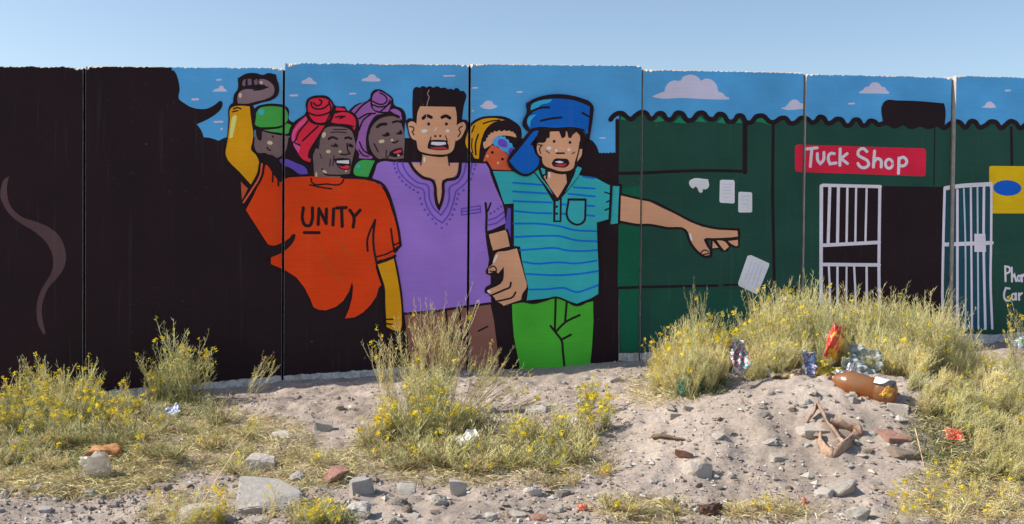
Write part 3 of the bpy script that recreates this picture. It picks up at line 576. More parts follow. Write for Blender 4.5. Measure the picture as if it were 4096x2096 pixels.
me = bpy.data.meshes.new('ground'); me.from_pydata(vv.tolist(), [], ff.tolist()); me.update()
m_ground, t, b = nodes('dusty_earth'); co = coords(t)
n1 = N(t, 'ShaderNodeTexNoise', i_scale=1.7, i_detail=7.0, i_roughness=.6); t.links.new(co, n1.inputs[0])
c = ramp(t, n1.outputs[0], [(.28, (.275, .23, .19)), (.52, (.395, .33, .28)), (.74, (.51, .44, .38))])
n2 = N(t, 'ShaderNodeTexNoise', i_scale=42.0, i_detail=6.0, i_roughness=.7); t.links.new(co, n2.inputs[0])
c = mixc(t, 1.0, c, ramp(t, n2.outputs[0], [(.3, (.66, .66, .68)), (.62, (1.12, 1.10, 1.08))]), 'MULTIPLY')
vo = N(t, 'ShaderNodeTexVoronoi', i_scale=95.0); t.links.new(co, vo.inputs['Vector'])
peb = ramp(t, vo.outputs['Distance'], [(.12, (1,) * 3), (.26, (0,) * 3)])
vs = N(t, 'ShaderNodeSeparateColor'); t.links.new(vo.outputs['Color'], vs.inputs[0])
pm = t.nodes.new('ShaderNodeMath'); pm.operation = 'MULTIPLY'; t.links.new(peb, pm.inputs[0])
t.links.new(ramp(t, vs.outputs[0], [(.5, (0,) * 3), (.56, (1,) * 3)]), pm.inputs[1])
c = mixc(t, pm.outputs[0], c, ramp(t, vs.outputs[1], [(0, (.25, .24, .24)), (.5, (.42, .37, .33)), (1, (.64, .60, .56))]))
t.links.new(c, b.inputs['Base Color']); b.inputs['Roughness'].default_value = .95; b.inputs['Specular IOR Level'].default_value = .1
n3 = N(t, 'ShaderNodeTexNoise', i_scale=120.0, i_detail=6.0, i_roughness=.7); t.links.new(co, n3.inputs[0])
ad = t.nodes.new('ShaderNodeMath'); ad.operation = 'ADD'; t.links.new(n3.outputs[0], ad.inputs[0]); t.links.new(pm.outputs[0], ad.inputs[1])
bump(t, b, ad.outputs[0], .8, .006)
tag(link('ground', me, [m_ground], None, True), kind='structure')
XS, YS = np.array(xs), np.array(ys)
def zat(x, y):
    i = min(nx - 2, max(0, int(np.searchsorted(XS, x)) - 1)); j = min(ny - 2, max(0, int(np.searchsorted(YS, y)) - 1))
    a = (x - XS[i]) / (XS[i + 1] - XS[i]); c = (y - YS[j]) / (YS[j + 1] - YS[j])
    return float(Z[j, i] * (1 - a) * (1 - c) + Z[j, i + 1] * a * (1 - c) + Z[j + 1, i] * (1 - a) * c + Z[j + 1, i + 1] * a * c)
def at(u, v):                                # photo position -> the spot of ground seen there
    d = ray(u, v); t_ = 2.5
    while t_ < 14:
        p = EYE + d * t_
        if p.z < zat(p.x, p.y): break
        t_ += .03
    lo, hi = t_ - .03, t_
    for _ in range(6):
        m_ = (lo + hi) / 2; p = EYE + d * m_
        if p.z < zat(p.x, p.y): hi = m_
        else: lo = m_
    p = EYE + d * hi; return Vector((p.x, p.y, zat(p.x, p.y)))
def at_depth(u, D):
    d = ray(u, 1300); x = d.x / d.y * D; return Vector((x, D, zat(x, D)))
def normal_at(x, y, e=.06):
    return Vector((zat(x - e, y) - zat(x + e, y), zat(x, y - e) - zat(x, y + e), 2 * e)).normalized()

# ---------------------------------------------------------------- stones
m_grey = rocky('grey_concrete', (.50, .47, .43), (.68, .64, .59), 8, 60, .006)
m_pale = rocky('pale_rubble', (.58, .53, .47), (.82, .76, .69), 10, 45, .01)
m_white = rocky('white_rubble', (.74, .70, .67), (.90, .87, .83), 12, 40, .012)
m_dark = rocky('dark_stone', (.24, .22, .21), (.42, .39, .36), 9, 45, .008)
m_pink = rocky('brick_red_rubble', (.42, .19, .14), (.56, .34, .27), 9, 50, .008, spots=(.52, .45, .42))
m_tan = rocky('tan_earth_clod', (.36, .29, .24), (.52, .43, .36), 9, 50, .012)
SM = {'grey': m_grey, 'pale': m_pale, 'white': m_white, 'dark': m_dark, 'pink': m_pink, 'tan': m_tan}
def hull(seed, n, boxy):
    r = random.Random(seed); bm = bmesh.new()
    for _ in range(n):
        p = Vector([r.uniform(-1, 1) for _ in range(3)])
        if boxy: q = max(abs(c) for c in p); p = p / q * r.uniform(.9, 1); p = Vector([max(-.93, min(.93, c * 1.25)) for c in p])
        else: p = p.normalized() * r.uniform(.78, 1)
        bm.verts.new(p * .5)
    g = bmesh.ops.convex_hull(bm, input=bm.verts)
    bmesh.ops.delete(bm, geom=[e for e in set(g['geom_interior'] + g['geom_unused']) if isinstance(e, bmesh.types.BMVert)], context='VERTS')
    return bm
def rock_mesh(name, seed, kind):
    r = random.Random(seed)
    if kind in ('block', 'slab'):
        bm = bmesh.new(); bmesh.ops.create_cube(bm, size=1)
        for _ in range(9):
            n = Vector([r.choice((-1, 1)) * r.uniform(.15, 1) for _ in range(3)]).normalized()
            bmesh.ops.bisect_plane(bm, geom=bm.verts[:] + bm.edges[:] + bm.faces[:], plane_co=n * r.uniform(.50, .70), plane_no=n, clear_outer=True)
            ed = [e for e in bm.edges if e.is_boundary]
            if ed: bmesh.ops.holes_fill(bm, edges=ed)
        bmesh.ops.bevel(bm, geom=bm.edges[:], offset=.03, segments=2, affect='EDGES')
    else:
        bm = hull(seed, {'round': 60, 'chunk': 26, 'shard': 14}[kind], kind == 'shard')
        bmesh.ops.bevel(bm, geom=bm.edges[:], offset=.02, segments=1, affect='EDGES')
    bmesh.ops.triangulate(bm, faces=bm.faces[:])
    bmesh.ops.subdivide_edges(bm, edges=bm.edges[:], cuts=2 if kind != 'slab' else 3, use_grid_fill=True)
    a = {'block': .03, 'slab': .03, 'round': .05, 'chunk': .08, 'shard': .045}[kind]
    for vt in bm.verts:
        p = vt.co; o = Vector((seed, 0, 0))
        vt.co += p.normalized() * (noise.noise(p * 3 + o) * a + noise.noise(p * 8 + o) * a * .7 + noise.noise(p * 19 + o) * a * .45)
    me = bpy.data.meshes.new(name); bm.to_mesh(me); bm.free(); return me
def stone(u, v, wpx, hpx, mat, kind, label, rz=None, tilt=(0, 0), depth=.8, name='stone', group=None, cat='stone', seed=[100]):
    seed[0] += 1; r = random.Random(seed[0]); p = at(u, v); D = p.y; k = D / F
    wd, h = wpx * k, hpx * k * 1.05
    o = link(name, rock_mesh(name, seed[0], kind), [SM[mat]])
    o.scale = (wd, wd * depth, h); o.rotation_euler = (R(tilt[0] + r.uniform(-9, 9)), R(tilt[1] + r.uniform(-9, 9)), R(r.uniform(-25, 25) if rz is None else rz))
    o.location = p + Vector((0, wd * depth * .3, h * (.5 if seed[0] == 102 else .09))); return tag(o, label, cat, group)
ST = [  # photo x, y of the foot, width, height, stone, shape, label
 (1445, 1978, 92, 95, 'grey', 'block', 'upright grey concrete block with a sharp edge, casting a shadow to its right', 22, (0, 0)),
 (1062, 2040, 250, 60, 'grey', 'slab', 'broad flat grey concrete slab half covered by thin weeds', 14, (26, 6)),
 (1030, 1890, 118, 95, 'pale', 'block', 'rounded pale concrete lump standing behind the flat grey slab', 15, (0, 4)),
 (1185, 1935, 86, 78, 'grey', 'chunk', 'rough grey stone just right of the flat slab', 10, (0, 0)),
 (1335, 1930, 105, 92, 'pink', 'shard', 'pinkish brick-red rubble piece left of the upright concrete block', 30, (0, 12)),
 (1132, 1758, 120, 50, 'pale', 'chunk', 'flat-topped grey-white stone beside the straw on the left', -8, (0, 0)),
 (1290, 1725, 78, 62, 'pale', 'shard', 'upright pointed pale stone at the left edge of the middle weeds', 12, (0, 0)),
 (1085, 1672, 44, 28, 'pale', 'chunk', 'small pale stone in front of the white strip of the wall', 0, (0, 0)),
 (1622, 1970, 78, 76, 'grey', 'shard', 'broken five-sided grey tile fragment leaning on the dirt', 10, (-30, 0)),
 (1815, 1975, 88, 88, 'grey', 'shard', 'leaning grey wedge of concrete with a dark right side, under the middle weeds', 20, (0, 14)),
 (1428, 2065, 150, 98, 'white', 'chunk', 'large jagged white lump of plaster in the foreground', 0, (0, 0)),
 (1752, 2020, 96, 66, 'pale', 'round', 'rounded pale stone below the leaning grey wedge', 14, (0, 0)),
 (1600, 2020, 70, 44, 'dark', 'chunk', 'dark crumbly stone between the white plaster and the rounded pale stone', 0, (0, 0)),
 (2130, 1985, 96, 60, 'white', 'chunk', 'crumbly whitish stone in the foreground below the middle weeds', -10, (0, 0)),
 (2255, 1985, 52, 34, 'dark', 'block', 'small dark square-edged stone right of the crumbly whitish one', 10, (0, 0)),
 (2075, 2068, 60, 22, 'pale', 'slab', 'thin flat pale flake lying at the bottom centre', 0, (8, 0)),
 (2145, 1655, 84, 32, 'pale', 'slab', 'flat pale slab behind the middle weeds, its top in shadow', -14, (24, 0)),
 (2336, 1640, 60, 74, 'white', 'shard', 'upright pale stone among the weeds on the right of the middle clump', 10, (0, -10)),
 (2225, 1705, 60, 46, 'pale', 'round', 'pale rounded stone inside the right side of the middle weeds', 0, (0, 0)),
 (2330, 1735, 52, 34, 'white', 'chunk', 'white angular stone below the upright pale stone', 0, (0, 0)),
 (2792, 1898, 96, 68, 'pale', 'block', 'pale rectangular stone with a dark shadow on the left slope of the mound', 28, (0, 8)),
 (2752, 1838, 104, 62, 'pink', 'shard', 'purplish red rock on the left foot of the mound', -12, (0, 0)),
 (3085, 1780, 84, 40, 'white', 'chunk', 'whitish crumbly stone in the middle of the mound face', 8, (0, 0)),
 (3122, 1842, 72, 34, 'pale', 'block', 'long tan stone lying below the whitish crumbly one', 12, (0, 0)),
 (2865, 1758, 66, 40, 'pale', 'shard', 'flat pale stone on the upper left slope of the mound', 8, (0, 0)),
 (3255, 1738, 104, 44, 'pale', 'slab', 'long pale stone under the tip of the curled leather', 10, (10, 0)),
 (3082, 1580, 40, 34, 'pale', 'round', 'clod-like pale stone near the crest, left of the bottle', 0, (0, 0)),
 (3232, 1618, 38, 40, 'white', 'round', 'small white pebble-shaped stone just below the bottle cap', 0, (0, 0)),
 (3172, 1646, 44, 32, 'tan', 'round', 'brown clod halfway between the crest and the leather', 0, (0, 0)),
 (3066, 1668, 80, 36, 'dark', 'chunk', 'dark grey stones lying side by side high on the mound', 0, (0, 0)),
 (3098, 1712, 46, 26, 'dark', 'chunk', 'small dark bluish stone below the dark grey ones', 0, (0, 0)),
 (3596, 1645, 82, 42, 'pale', 'block', 'pale flat-sided stone at the foot of the bottle', -18, (0, 6)),
 (3494, 1742, 40, 28, 'white', 'round', 'small white stone right of the curled leather', 0, (0, 0)),
 (3590, 1760, 120, 34, 'pink', 'slab', 'flat pinkish brown shard right of the leather', 14, (14, 8)),
 (3620, 1825, 110, 40, 'tan', 'slab', 'tan wedge-shaped flake below the flat pinkish shard', 20, (0, 12)),
 (3480, 1815, 58, 34, 'tan', 'round', 'brown crumbling clod in the shadow of the leather', 0, (0, 0)),
 (3372, 1985, 112, 80, 'pale', 'shard', 'large pale angular stone on the lower right of the mound', -14, (0, -8)),
 (3300, 1985, 72, 40, 'grey', 'slab', 'grey flake leaning against the large pale angular stone', -30, (30, 0)),
 (3446, 2080, 124, 92, 'grey', 'chunk', 'big rough grey rock at the bottom right', 0, (0, 0)),
 (3408, 1938, 42, 30, 'white', 'round', 'small white stone above the large pale angular one', 0, (0, 0)),
 (3600, 1935, 50, 26, 'white', 'round', 'small pale stone beside the dead stalk on the right', 0, (0, 0)),
 (2925, 1905, 34, 24, 'white', 'round', 'small white stone right of the pale rectangular one', 0, (0, 0)),
 (2882, 1960, 40, 30, 'dark', 'chunk', 'single dark stone low on the mound face', 0, (0, 0)),
 (2560, 1520, 62, 40, 'pale', 'chunk', 'grey stone near the wall at the green shop joint', 0, (0, 0)),
 (2345, 1522, 44, 34, 'grey', 'chunk', 'grey stone on bare dirt in front of the green trousers', 0, (0, 0)),
 (2462, 1530, 60, 26, 'pale', 'slab', 'flat pale stone left of the grey stone near the wall', 12, (0, 0)),
 (2610, 1524, 48, 26, 'pale', 'round', 'rounded stone just right of the grey stone near the wall', 0, (0, 0)),
 (2260, 1536, 34, 20, 'white', 'chunk', 'small white stone with a dark speck in front of the green trousers', 0, (0, 0)),
 (1235, 1545, 42, 28, 'pale', 'chunk', 'lone pale stone close to the black foot of the wall', 0, (0, 0)),
 (2615, 1935, 60, 26, 'white', 'chunk', 'whitish pink-tinged stone on the bare path', 0, (0, 0)),
 (2160, 2085, 90, 40, 'pink', 'round', 'pinkish stone cut off by the bottom edge', 0, (0, 0)),
 (2640, 2010, 60, 32, 'white', 'chunk', 'white stone right of the dead weed in the foreground', 0, (0, 0)),
 (318, 1910, 56, 30, 'grey', 'round', 'rounded grey stone left of the clear plastic bag', 0, (0, 0)),
 (245, 1960, 62, 40, 'dark', 'chunk', 'dark sharp stone in the left foreground', 0, (0, 0)),
 (85, 1985, 60, 34, 'pale', 'chunk', 'grey stone near the lower left edge', 0, (0, 0)),
 (12, 1995, 50, 60, 'grey', 'round', 'grey stone cut off by the left edge', 0, (0, 0)),
 (450, 2030, 62, 46, 'pale', 'chunk', 'pale pinkish stone in the lower left foreground', 0, (0, 0)),
 (178, 2050, 52, 34, 'white', 'shard', 'flat white stone in the lower left corner', 0, (0, 0)),
 (640, 1975, 110, 80, 'tan', 'chunk', 'brownish boulder with a deep shadow, left of the flat slab', 0, (0, 0)),
 (790, 2085, 150, 90, 'pale', 'block', 'pale broken concrete lump at the bottom, left of the flat slab', 14, (0, 6)),
 (800, 2000, 60, 40, 'white', 'shard', 'small white angular stone above the broken concrete lump', 0, (0, 0)),
 (1240, 2080, 120, 60, 'tan', 'chunk', 'tan concrete lump at the bottom right of the flat slab', 0, (0, 0)),
 (40, 1795, 66, 40, 'pale', 'slab', 'tilted pale stone in the weeds at the left edge', -30, (24, 0)),
 (940, 1715, 50, 26, 'white', 'shard', 'pale shard lying in the straw on the left', 20, (10, 0)),
 (2760, 1640, 70, 20, 'grey', 'slab', 'thin grey flake at the left foot of the crest', 12, (8, 0)),
 (2700, 1670, 48, 22, 'pale', 'slab', 'thin pale flake on the bare path left of the mound', 10, (0, 0)),
]
for a in ST: stone(a[0], a[1], a[2], a[3], a[4], a[5], a[6], a[7], a[8])
# where a thing lies, told by what stands near it
MARKS = [(705, 1560, 'the tallest green weed'), (690, 1655, 'the blue wrapper'), (425, 1815, 'the orange-brown paper bag'), (385, 1890, 'the clear plastic bag'), (337, 1600, 'the first panel joint'), (150, 1600, 'the foot of the smoke squiggle'), (30, 1780, 'the tilted pale stone'),
         (1132, 1745, 'the flat-topped grey-white stone'), (1290, 1700, 'the upright pointed pale stone'), (1030, 1850, 'the rounded concrete lump'), (940, 1705, 'the pale shard in the straw'), (1190, 1900, 'the rough grey stone by the slab'), (1335, 1900, 'the pinkish red rubble'), (1440, 1930, 'the upright concrete block'),
         (1622, 1935, 'the five-sided tile fragment'), (1815, 1930, 'the leaning grey wedge'), (1860, 1790, 'the torn white paper'), (1700, 1640, 'the tallest podded weed'), (2145, 1645, 'the flat pale slab'), (2336, 1610, 'the upright pale stone'), (2300, 1705, 'the crumpled whitish paper'), (2225, 1695, 'the rounded pale stone'), (2130, 1960, 'the crumbly whitish stone'),
         (2800, 1300, 'the tall bare podded stem'), (2955, 1420, 'the teal snack packet'), (3242, 1440, 'the purple foil packet'), (3350, 1350, 'the red and yellow packet'), (3455, 1430, 'the torn grey bag'), (3118, 1500, 'the clear orange wrapper'), (2775, 1560, 'the teal net bag'), (2697, 1500, 'the pinkish brown rag'),
         (3480, 1570, 'the amber bottle'), (3818, 1760, 'the bright red wrapper'), (3660, 1820, 'the leaning dead stalk'), (4085, 1385, 'the green and white packet'), (3600, 1630, 'the stone at the foot of the bottle'), (3450, 2040, 'the big rough grey rock'), (2845, 2040, 'the dark brown scrap'), (2330, 2030, 'the small red scrap'),
         (3212, 1150, 'the joint beside the white gate'), (3330, 1150, 'the white gate'), (3600, 1150, 'the black doorway'), (3850, 1250, 'the side gate'), (2560, 1500, 'the grey stone near the wall'), (790, 2040, 'the broken concrete lump'), (2990, 1160, 'the falling notice'), (4040, 1850, 'the lower right edge'), (60, 1500, 'the left edge')]
USED = set()
def where(u, v):
    for m in sorted(MARKS, key=lambda m: (m[0] - u) ** 2 + (1.3 * (m[1] - v)) ** 2)[:18]:
        dx, dy = u - m[0], v - m[1]; h = 'left' if dx < 0 else 'right'; far = math.hypot(dx, dy)
        if abs(dx) > 2 * abs(dy): w = ('just %s of ' if far < 90 else 'some way %s of ') % h
        elif abs(dy) > 2 * abs(dx): w = ('just ' if far < 80 else 'well ') + ('above ' if dy < 0 else 'below ')
        else: w = ('just ' if far < 90 else '') + ('above ' if dy < 0 else 'below ') + 'and %s of ' % h
        yield w + m[2]
def own(label, u, v):
    for w in where(u, v):
        t = label + ', ' + w
        if t not in USED and len(t.split()) <= 16: USED.add(t); return t
    for w in where(u, v):
        for z in where(u + 40, v - 90):
            t = label + ', ' + w.split(' of ')[0] * 0 + w
            if t not in USED: USED.add(t); return t
    return label + ' near the mound'
# many small loose stones, one by one, sharing six shapes
small = [rock_mesh('loose_stone', 900 + i, ('chunk', 'round', 'shard')[i % 3]) for i in range(9)]
for i, me in enumerate(small): me.materials.append((m_pale, m_tan, m_grey)[i // 3])
rs = random.Random(5)
AREAS = [('on the mound face', 2680, 3700, 1560, 2080, 90), ('on the bare middle path', 1250, 2650, 1470, 1640, 50), ('in the left foreground', 0, 1300, 1900, 2090, 90), ('in the middle foreground', 1300, 2700, 1930, 2090, 60)]
for nm, u0, u1, v0, v1, n in AREAS:
    for _ in range(n):
        uu, vv_ = rs.uniform(u0, u1), rs.uniform(v0, v1); p = at(uu, vv_); sx_ = rs.randrange(9); o = bpy.data.objects.new('loose_stone', small[sx_]); C.objects.link(o)
        s = min(.085, .011 + rs.expovariate(1 / .016)); o.scale = (s * rs.uniform(.8, 1.4), s, s * rs.uniform(.5, .9)); o.rotation_euler = (0, 0, rs.uniform(0, 6)); o.location = p + Vector((0, 0, s * .12))
        tag(o, own('small %s %s' % (('pale', 'tan', 'grey')[sx_ // 3], ('angular stone', 'rounded stone', 'flat shard')[sx_ % 3]), uu, vv_), 'stone', 'small loose stones ' + nm)
# gravel: nobody could count it
gv, gf, gm = [], [], []
OV = [(1, 0, 0), (0, 1, 0), (-1, 0, 0), (0, -1, 0), (0, 0, 1), (0, 0, -1)]; OF = [(0, 1, 4), (1, 2, 4), (2, 3, 4), (3, 0, 4), (1, 0, 5), (2, 1, 5), (3, 2, 5), (0, 3, 5)]
for _ in range(46000):
    y = 3.7 + rs.random() ** 1.4 * 5.5; x = rs.uniform(-.56, .60) * y; big = noise.noise((x * 1.4, y * 1.4, 7)) + rs.uniform(-.5, .5)
    if big < -.2: continue
    if (x - W0.x) * WN.x + (y - W0.y) * WN.y < .02: continue
    s = min(.048, .003 + rs.expovariate(1 / .0060)) * .62; b0 = len(gv); z = zat(x, y); a = rs.uniform(0, 6); ca, sa = math.cos(a), math.sin(a)
    sx, sy, sz = s * rs.uniform(.8, 1.5), s, s * rs.uniform(.5, .95)
    for q in OV:
        k = rs.uniform(.7, 1.2); X, Y = (q[0] + rs.uniform(-.3, .3)) * sx * k, (q[1] + rs.uniform(-.3, .3)) * sy * k
        gv.append((x + X * ca - Y * sa, y + X * sa + Y * ca, z + q[2] * sz * k + s * .25))
    mi = rs.choice((0, 0, 0, 0, 1, 1, 2, 3))
    for f in OF: gf.append([b0 + q for q in f]); gm.append(mi)
tag(link('gravel', mesh('gravel', gv, gf, gm), [m_tan, m_grey, m_dark, m_pale]), 'loose gravel and crumbs of earth strewn over the dirt', 'gravel', kind='stuff')
# ---------------------------------------------------------------- weeds: wild rocket with thin podded stems and yellow flowers
def leafmat(name, col, tr=.35, var=.25):
    m = bpy.data.materials.new(name); m.use_nodes = True; t = m.node_tree; b = t.nodes['Principled BSDF']
    co = coords(t); n = N(t, 'ShaderNodeTexNoise', i_scale=14.0, i_detail=2.0); t.links.new(co, n.inputs[0])
    oi = t.nodes.new('ShaderNodeObjectInfo')
    c = mixc(t, 1.0, col, ramp(t, n.outputs[0], [(.3, (1 - var,) * 3), (.7, (1 + var,) * 3)]), 'MULTIPLY')
    c = mixc(t, 1.0, c, ramp(t, oi.outputs['Random'], [(0, (.82, .88, .85)), (1, (1.16, 1.08, 1.0))]), 'MULTIPLY')
    t.links.new(c, b.inputs['Base Color']); b.inputs['Roughness'].default_value = .6; b.inputs['Specular IOR Level'].default_value = .25
    tl = t.nodes.new('ShaderNodeBsdfTranslucent'); t.links.new(c, tl.inputs[0]); mx = t.nodes.new('ShaderNodeMixShader'); mx.inputs[0].default_value = tr
    t.links.new(b.outputs[0], mx.inputs[1]); t.links.new(tl.outputs[0], mx.inputs[2]); t.links.new(mx.outputs[0], t.nodes['Material Output'].inputs[0]); return m
m_leaf = leafmat('rocket_leaf_green', (.105, .13, .032)); m_olive = leafmat('rocket_leaf_olive', (.30, .285, .10)); m_straw = leafmat('dry_straw', (.56, .43, .23), .25)
m_stem = leafmat('stem_pale_green', (.62, .59, .30), .15); m_pod = leafmat('seed_pod', (.80, .73, .40), .25); m_red = leafmat('stem_reddish', (.36, .21, .15), .15)
m_yel = leafmat('petal_yellow', (.86, .68, .02), .4, .1); m_bud = leafmat('bud_green', (.40, .42, .06), .3)
PM = [m_leaf, m_olive, m_straw, m_stem, m_pod, m_red]
class MB:
    def __init__(s): s.v = []; s.f = []; s.m = []
    def tube(s, P, r0, r1, mi):
        b0 = len(s.v); n = len(P)
        for i, p in enumerate(P):
            d = (P[min(i + 1, n - 1)] - P[max(i - 1, 0)]).normalized(); a = d.orthogonal().normalized(); c = d.cross(a); r = r0 + (r1 - r0) * i / (n - 1)
            for k in range(3): q = 2.094 * k; s.v.append(p + (a * math.cos(q) + c * math.sin(q)) * r)
        for i in range(n - 1):
            for k in range(3): a = b0 + i * 3 + k; c = b0 + i * 3 + (k + 1) % 3; s.f.append((a, c, c + 3, a + 3)); s.m.append(mi)
    def blade(s, p, d, L, wd, mi, rnd, droop=.3):
        side = d.cross(Vector((rnd.uniform(-1, 1), rnd.uniform(-1, 1), rnd.uniform(-1, 1)))).normalized() * wd * .5
        m = p + d * L * .5; e = p + d * L + Vector((0, 0, -1)) * L * droop; b0 = len(s.v)
        s.v += [p - side * .5, p + side * .5, m + side, m - side, e]; s.f += [(b0, b0 + 1, b0 + 2, b0 + 3), (b0 + 3, b0 + 2, b0 + 4)]; s.m += [mi, mi]
    def mesh(s, name, mats=None):
        me = mesh(name, s.v, s.f, s.m)
        for m in mats or PM: me.materials.append(m)
        return me
def fan(rnd, up=.3): a = rnd.uniform(0, 6.283); return Vector((math.cos(a), math.sin(a), up)).normalized()
KIND = {  # height, stems, spread, branches, pods per branch, leaves per stem, dry share, leaf length
 'tall':  (.80, 11, .30, 4, 16, 16, .45, .05), 'wispy': (.70, 7, .24, 4, 14, 8, .55, .045), 'bushy': (.60, 26, .42, 5, 15, 26, .35, .05),
 'green': (.48, 16, .42, 4, 9, 40, .12, .055), 'low': (.30, 24, .85, 3, 5, 24, .42, .05), 'dead': (.22, 20, .95, 3, 3, 8, .95, .04)}
def plant_mesh(kind, seed):
    H, ns, spread, nb, npod, nl, dry, ll = KIND[kind]; r = random.Random(seed); S, L, tips = MB(), MB(), []
    for _ in range(ns):
        h = H * r.uniform(.55, 1.0); o = fan(r, 0); lean = spread * r.uniform(.1, 1) ** .8; p = Vector((r.uniform(-.04, .04), r.uniform(-.04, .04), -.02)); P = [p]
        d = (Vector((0, 0, 1)) + o * lean * 1.5).normalized(); seg = 8; isdry = r.random() < dry
        for i in range(seg):
            d = (d + Vector((0, 0, .10 if kind not in ('low', 'dead') else -.02)) + Vector((r.gauss(0, .09), r.gauss(0, .09), 0))).normalized(); P.append(P[-1] + d * h / seg)
        sm = 5 if (isdry and r.random() < .35) else (2 if isdry and r.random() < .5 else 3)
        S.tube(P, .0032, .0014, sm); ends = [(P[4:], True)]
        for _ in range(nb):
            k = r.randint(2, seg - 2); q = P[k].copy(); dd = ((P[k + 1] - P[k]).normalized() + fan(r, .25) * .75).normalized(); B = [q]; bl = h * r.uniform(.25, .5)
            for i in range(5): dd = (dd + Vector((0, 0, .14 if kind not in ('low', 'dead') else .02)) + Vector((r.gauss(0, .06), r.gauss(0, .06), 0))).normalized(); B.append(B[-1] + dd * bl / 5)
            S.tube(B, .0020, .0010, sm); ends.append((B, False))
        for B, main in ends:
            n = len(B) - 1
            for j in range(npod):
                t = (.15 + .8 * (j + r.random()) / npod) * n; i = min(n - 1, int(t)); p = B[i].lerp(B[i + 1], t - i); ax = (B[i + 1] - B[i]).normalized()
                L.blade(p, (ax * .7 + fan(r, .2) * .85).normalized(), r.uniform(.022, .042), .0028, 4 if r.random() < .4 + dry * .5 else (3 if r.random() < .7 else 1), r, -.15)
            if r.random() > dry * .75: tips.append(B[-1].copy())
        for _ in range(nl):
            t = r.random() ** 1.5 * .85 * seg; i = min(seg - 1, int(t)); p = P[i].lerp(P[i + 1], t - i) + Vector((r.gauss(0, .02), r.gauss(0, .02), 0))
            L.blade(p, ((P[i + 1] - P[i]).normalized() * .5 + fan(r, r.uniform(-.2, .7))).normalized(), ll * r.uniform(.5, 1.4), r.uniform(.002, .0042), 2 if r.random() < dry * .8 else (0 if r.random() < (.85 if kind in ('green', 'low') else .35) else 1), r, r.uniform(-.1, .4))
    return S.mesh('stems'), L.mesh('foliage'), tips
def flower_mesh(seed):
    r = random.Random(seed); B = MB()
    for k in range(r.choice((2, 3, 4))):
        c = Vector((r.uniform(-.009, .009), r.uniform(-.009, .009), r.uniform(-.006, .008))); nrm = (Vector((r.uniform(-.7, .7), r.uniform(-.9, .3), .8))).normalized(); a = nrm.orthogonal().normalized(); b = nrm.cross(a)
        for q in range(4):
            an = q * 1.571 + r.uniform(-.15, .15); d = a * math.cos(an) + b * math.sin(an); s = nrm.cross(d) * .0036; l = r.uniform(.0085, .011); i0 = len(B.v)
            B.v += [c, c + d * l * .6 + s, c + d * l + nrm * .002, c + d * l * .6 - s]; B.f.append((i0, i0 + 1, i0 + 2, i0 + 3)); B.m.append(0)
    for k in range(4):
        c = Vector((r.uniform(-.005, .005), r.uniform(-.005, .005), r.uniform(.004, .012))); B.blade(c, Vector((0, 0, 1)), .006, .004, 1, r, 0)
    return B.mesh('flower', [m_yel, m_bud])
FLW = [flower_mesh(i) for i in range(6)]
FQ = {'tall': .16, 'wispy': .38, 'bushy': .08, 'green': .36, 'low': .06, 'dead': .2}
VAR = {k: [plant_mesh(k, 31 * i + len(k)) for i in range(n)] for k, n in (('tall', 3), ('wispy', 3), ('bushy', 5), ('green', 4), ('low', 5), ('dead', 3))}
rp = random.Random(11); cnt = {}
def plant(kind, p, h, label, lean=0.0, group=None, flowers=1.0, var=None, width=1.0):
    i = cnt[kind] = cnt.get(kind, -1) + 1; stm, fol, tips = VAR[kind][(i if var is None else var) % len(VAR[kind])]
    s = h / KIND[kind][0]; o = empty('dead_weed' if kind == 'dead' else 'wild_rocket', p, 0); o.scale = (s * width, s * width, s); rz = rp.uniform(0, 6.28)
    o.rotation_euler = Euler((0, lean, 0)).to_matrix().__matmul__(Matrix.Rotation(rz, 3, 'Z')).to_euler()
    link('stems', stm, (), o); link('foliage', fol, (), o)
    for q in tips:
        if rp.random() < flowers * FQ[kind]:
            f = link('flower', rp.choice(FLW), (), o); f.location = q; k = rp.uniform(1.1, 1.65) / max(s, .4); f.scale = (k / width, k / width, k); f.rotation_euler = (rp.uniform(-.5, .5), rp.uniform(-.5, .5), rp.uniform(0, 6))
    if group:
        q = CAM_R.transposed() @ (p + Vector((0, 0, h * .5)) - EYE); label = own(label, 2048 - q.x / q.z * F, 1048 + q.y / q.z * F)
    return tag(o, label, 'weed', group)
def by_top(p, vtop): return KF[0] * max(.1, EYE.z - (vtop - 980) / F * p.y - p.z)
KF = [1]
def P1(kind, u, v, vtop, label, lean=0.0, group=None, flowers=1.0, width=1.0):
    p = at(u, v); KF[0] = 1.12 if kind in ('bushy', 'tall') else .98; return plant(kind, p, by_top(p, vtop), label, lean, group, flowers, None, width)
def P2(kind, u, D, vtop, label, lean=0.0, group=None, flowers=1.0, width=1.0):
    p = at_depth(u, D); KF[0] = 1.12; return plant(kind, p, by_top(p, vtop), label, lean, group, flowers, None, width)
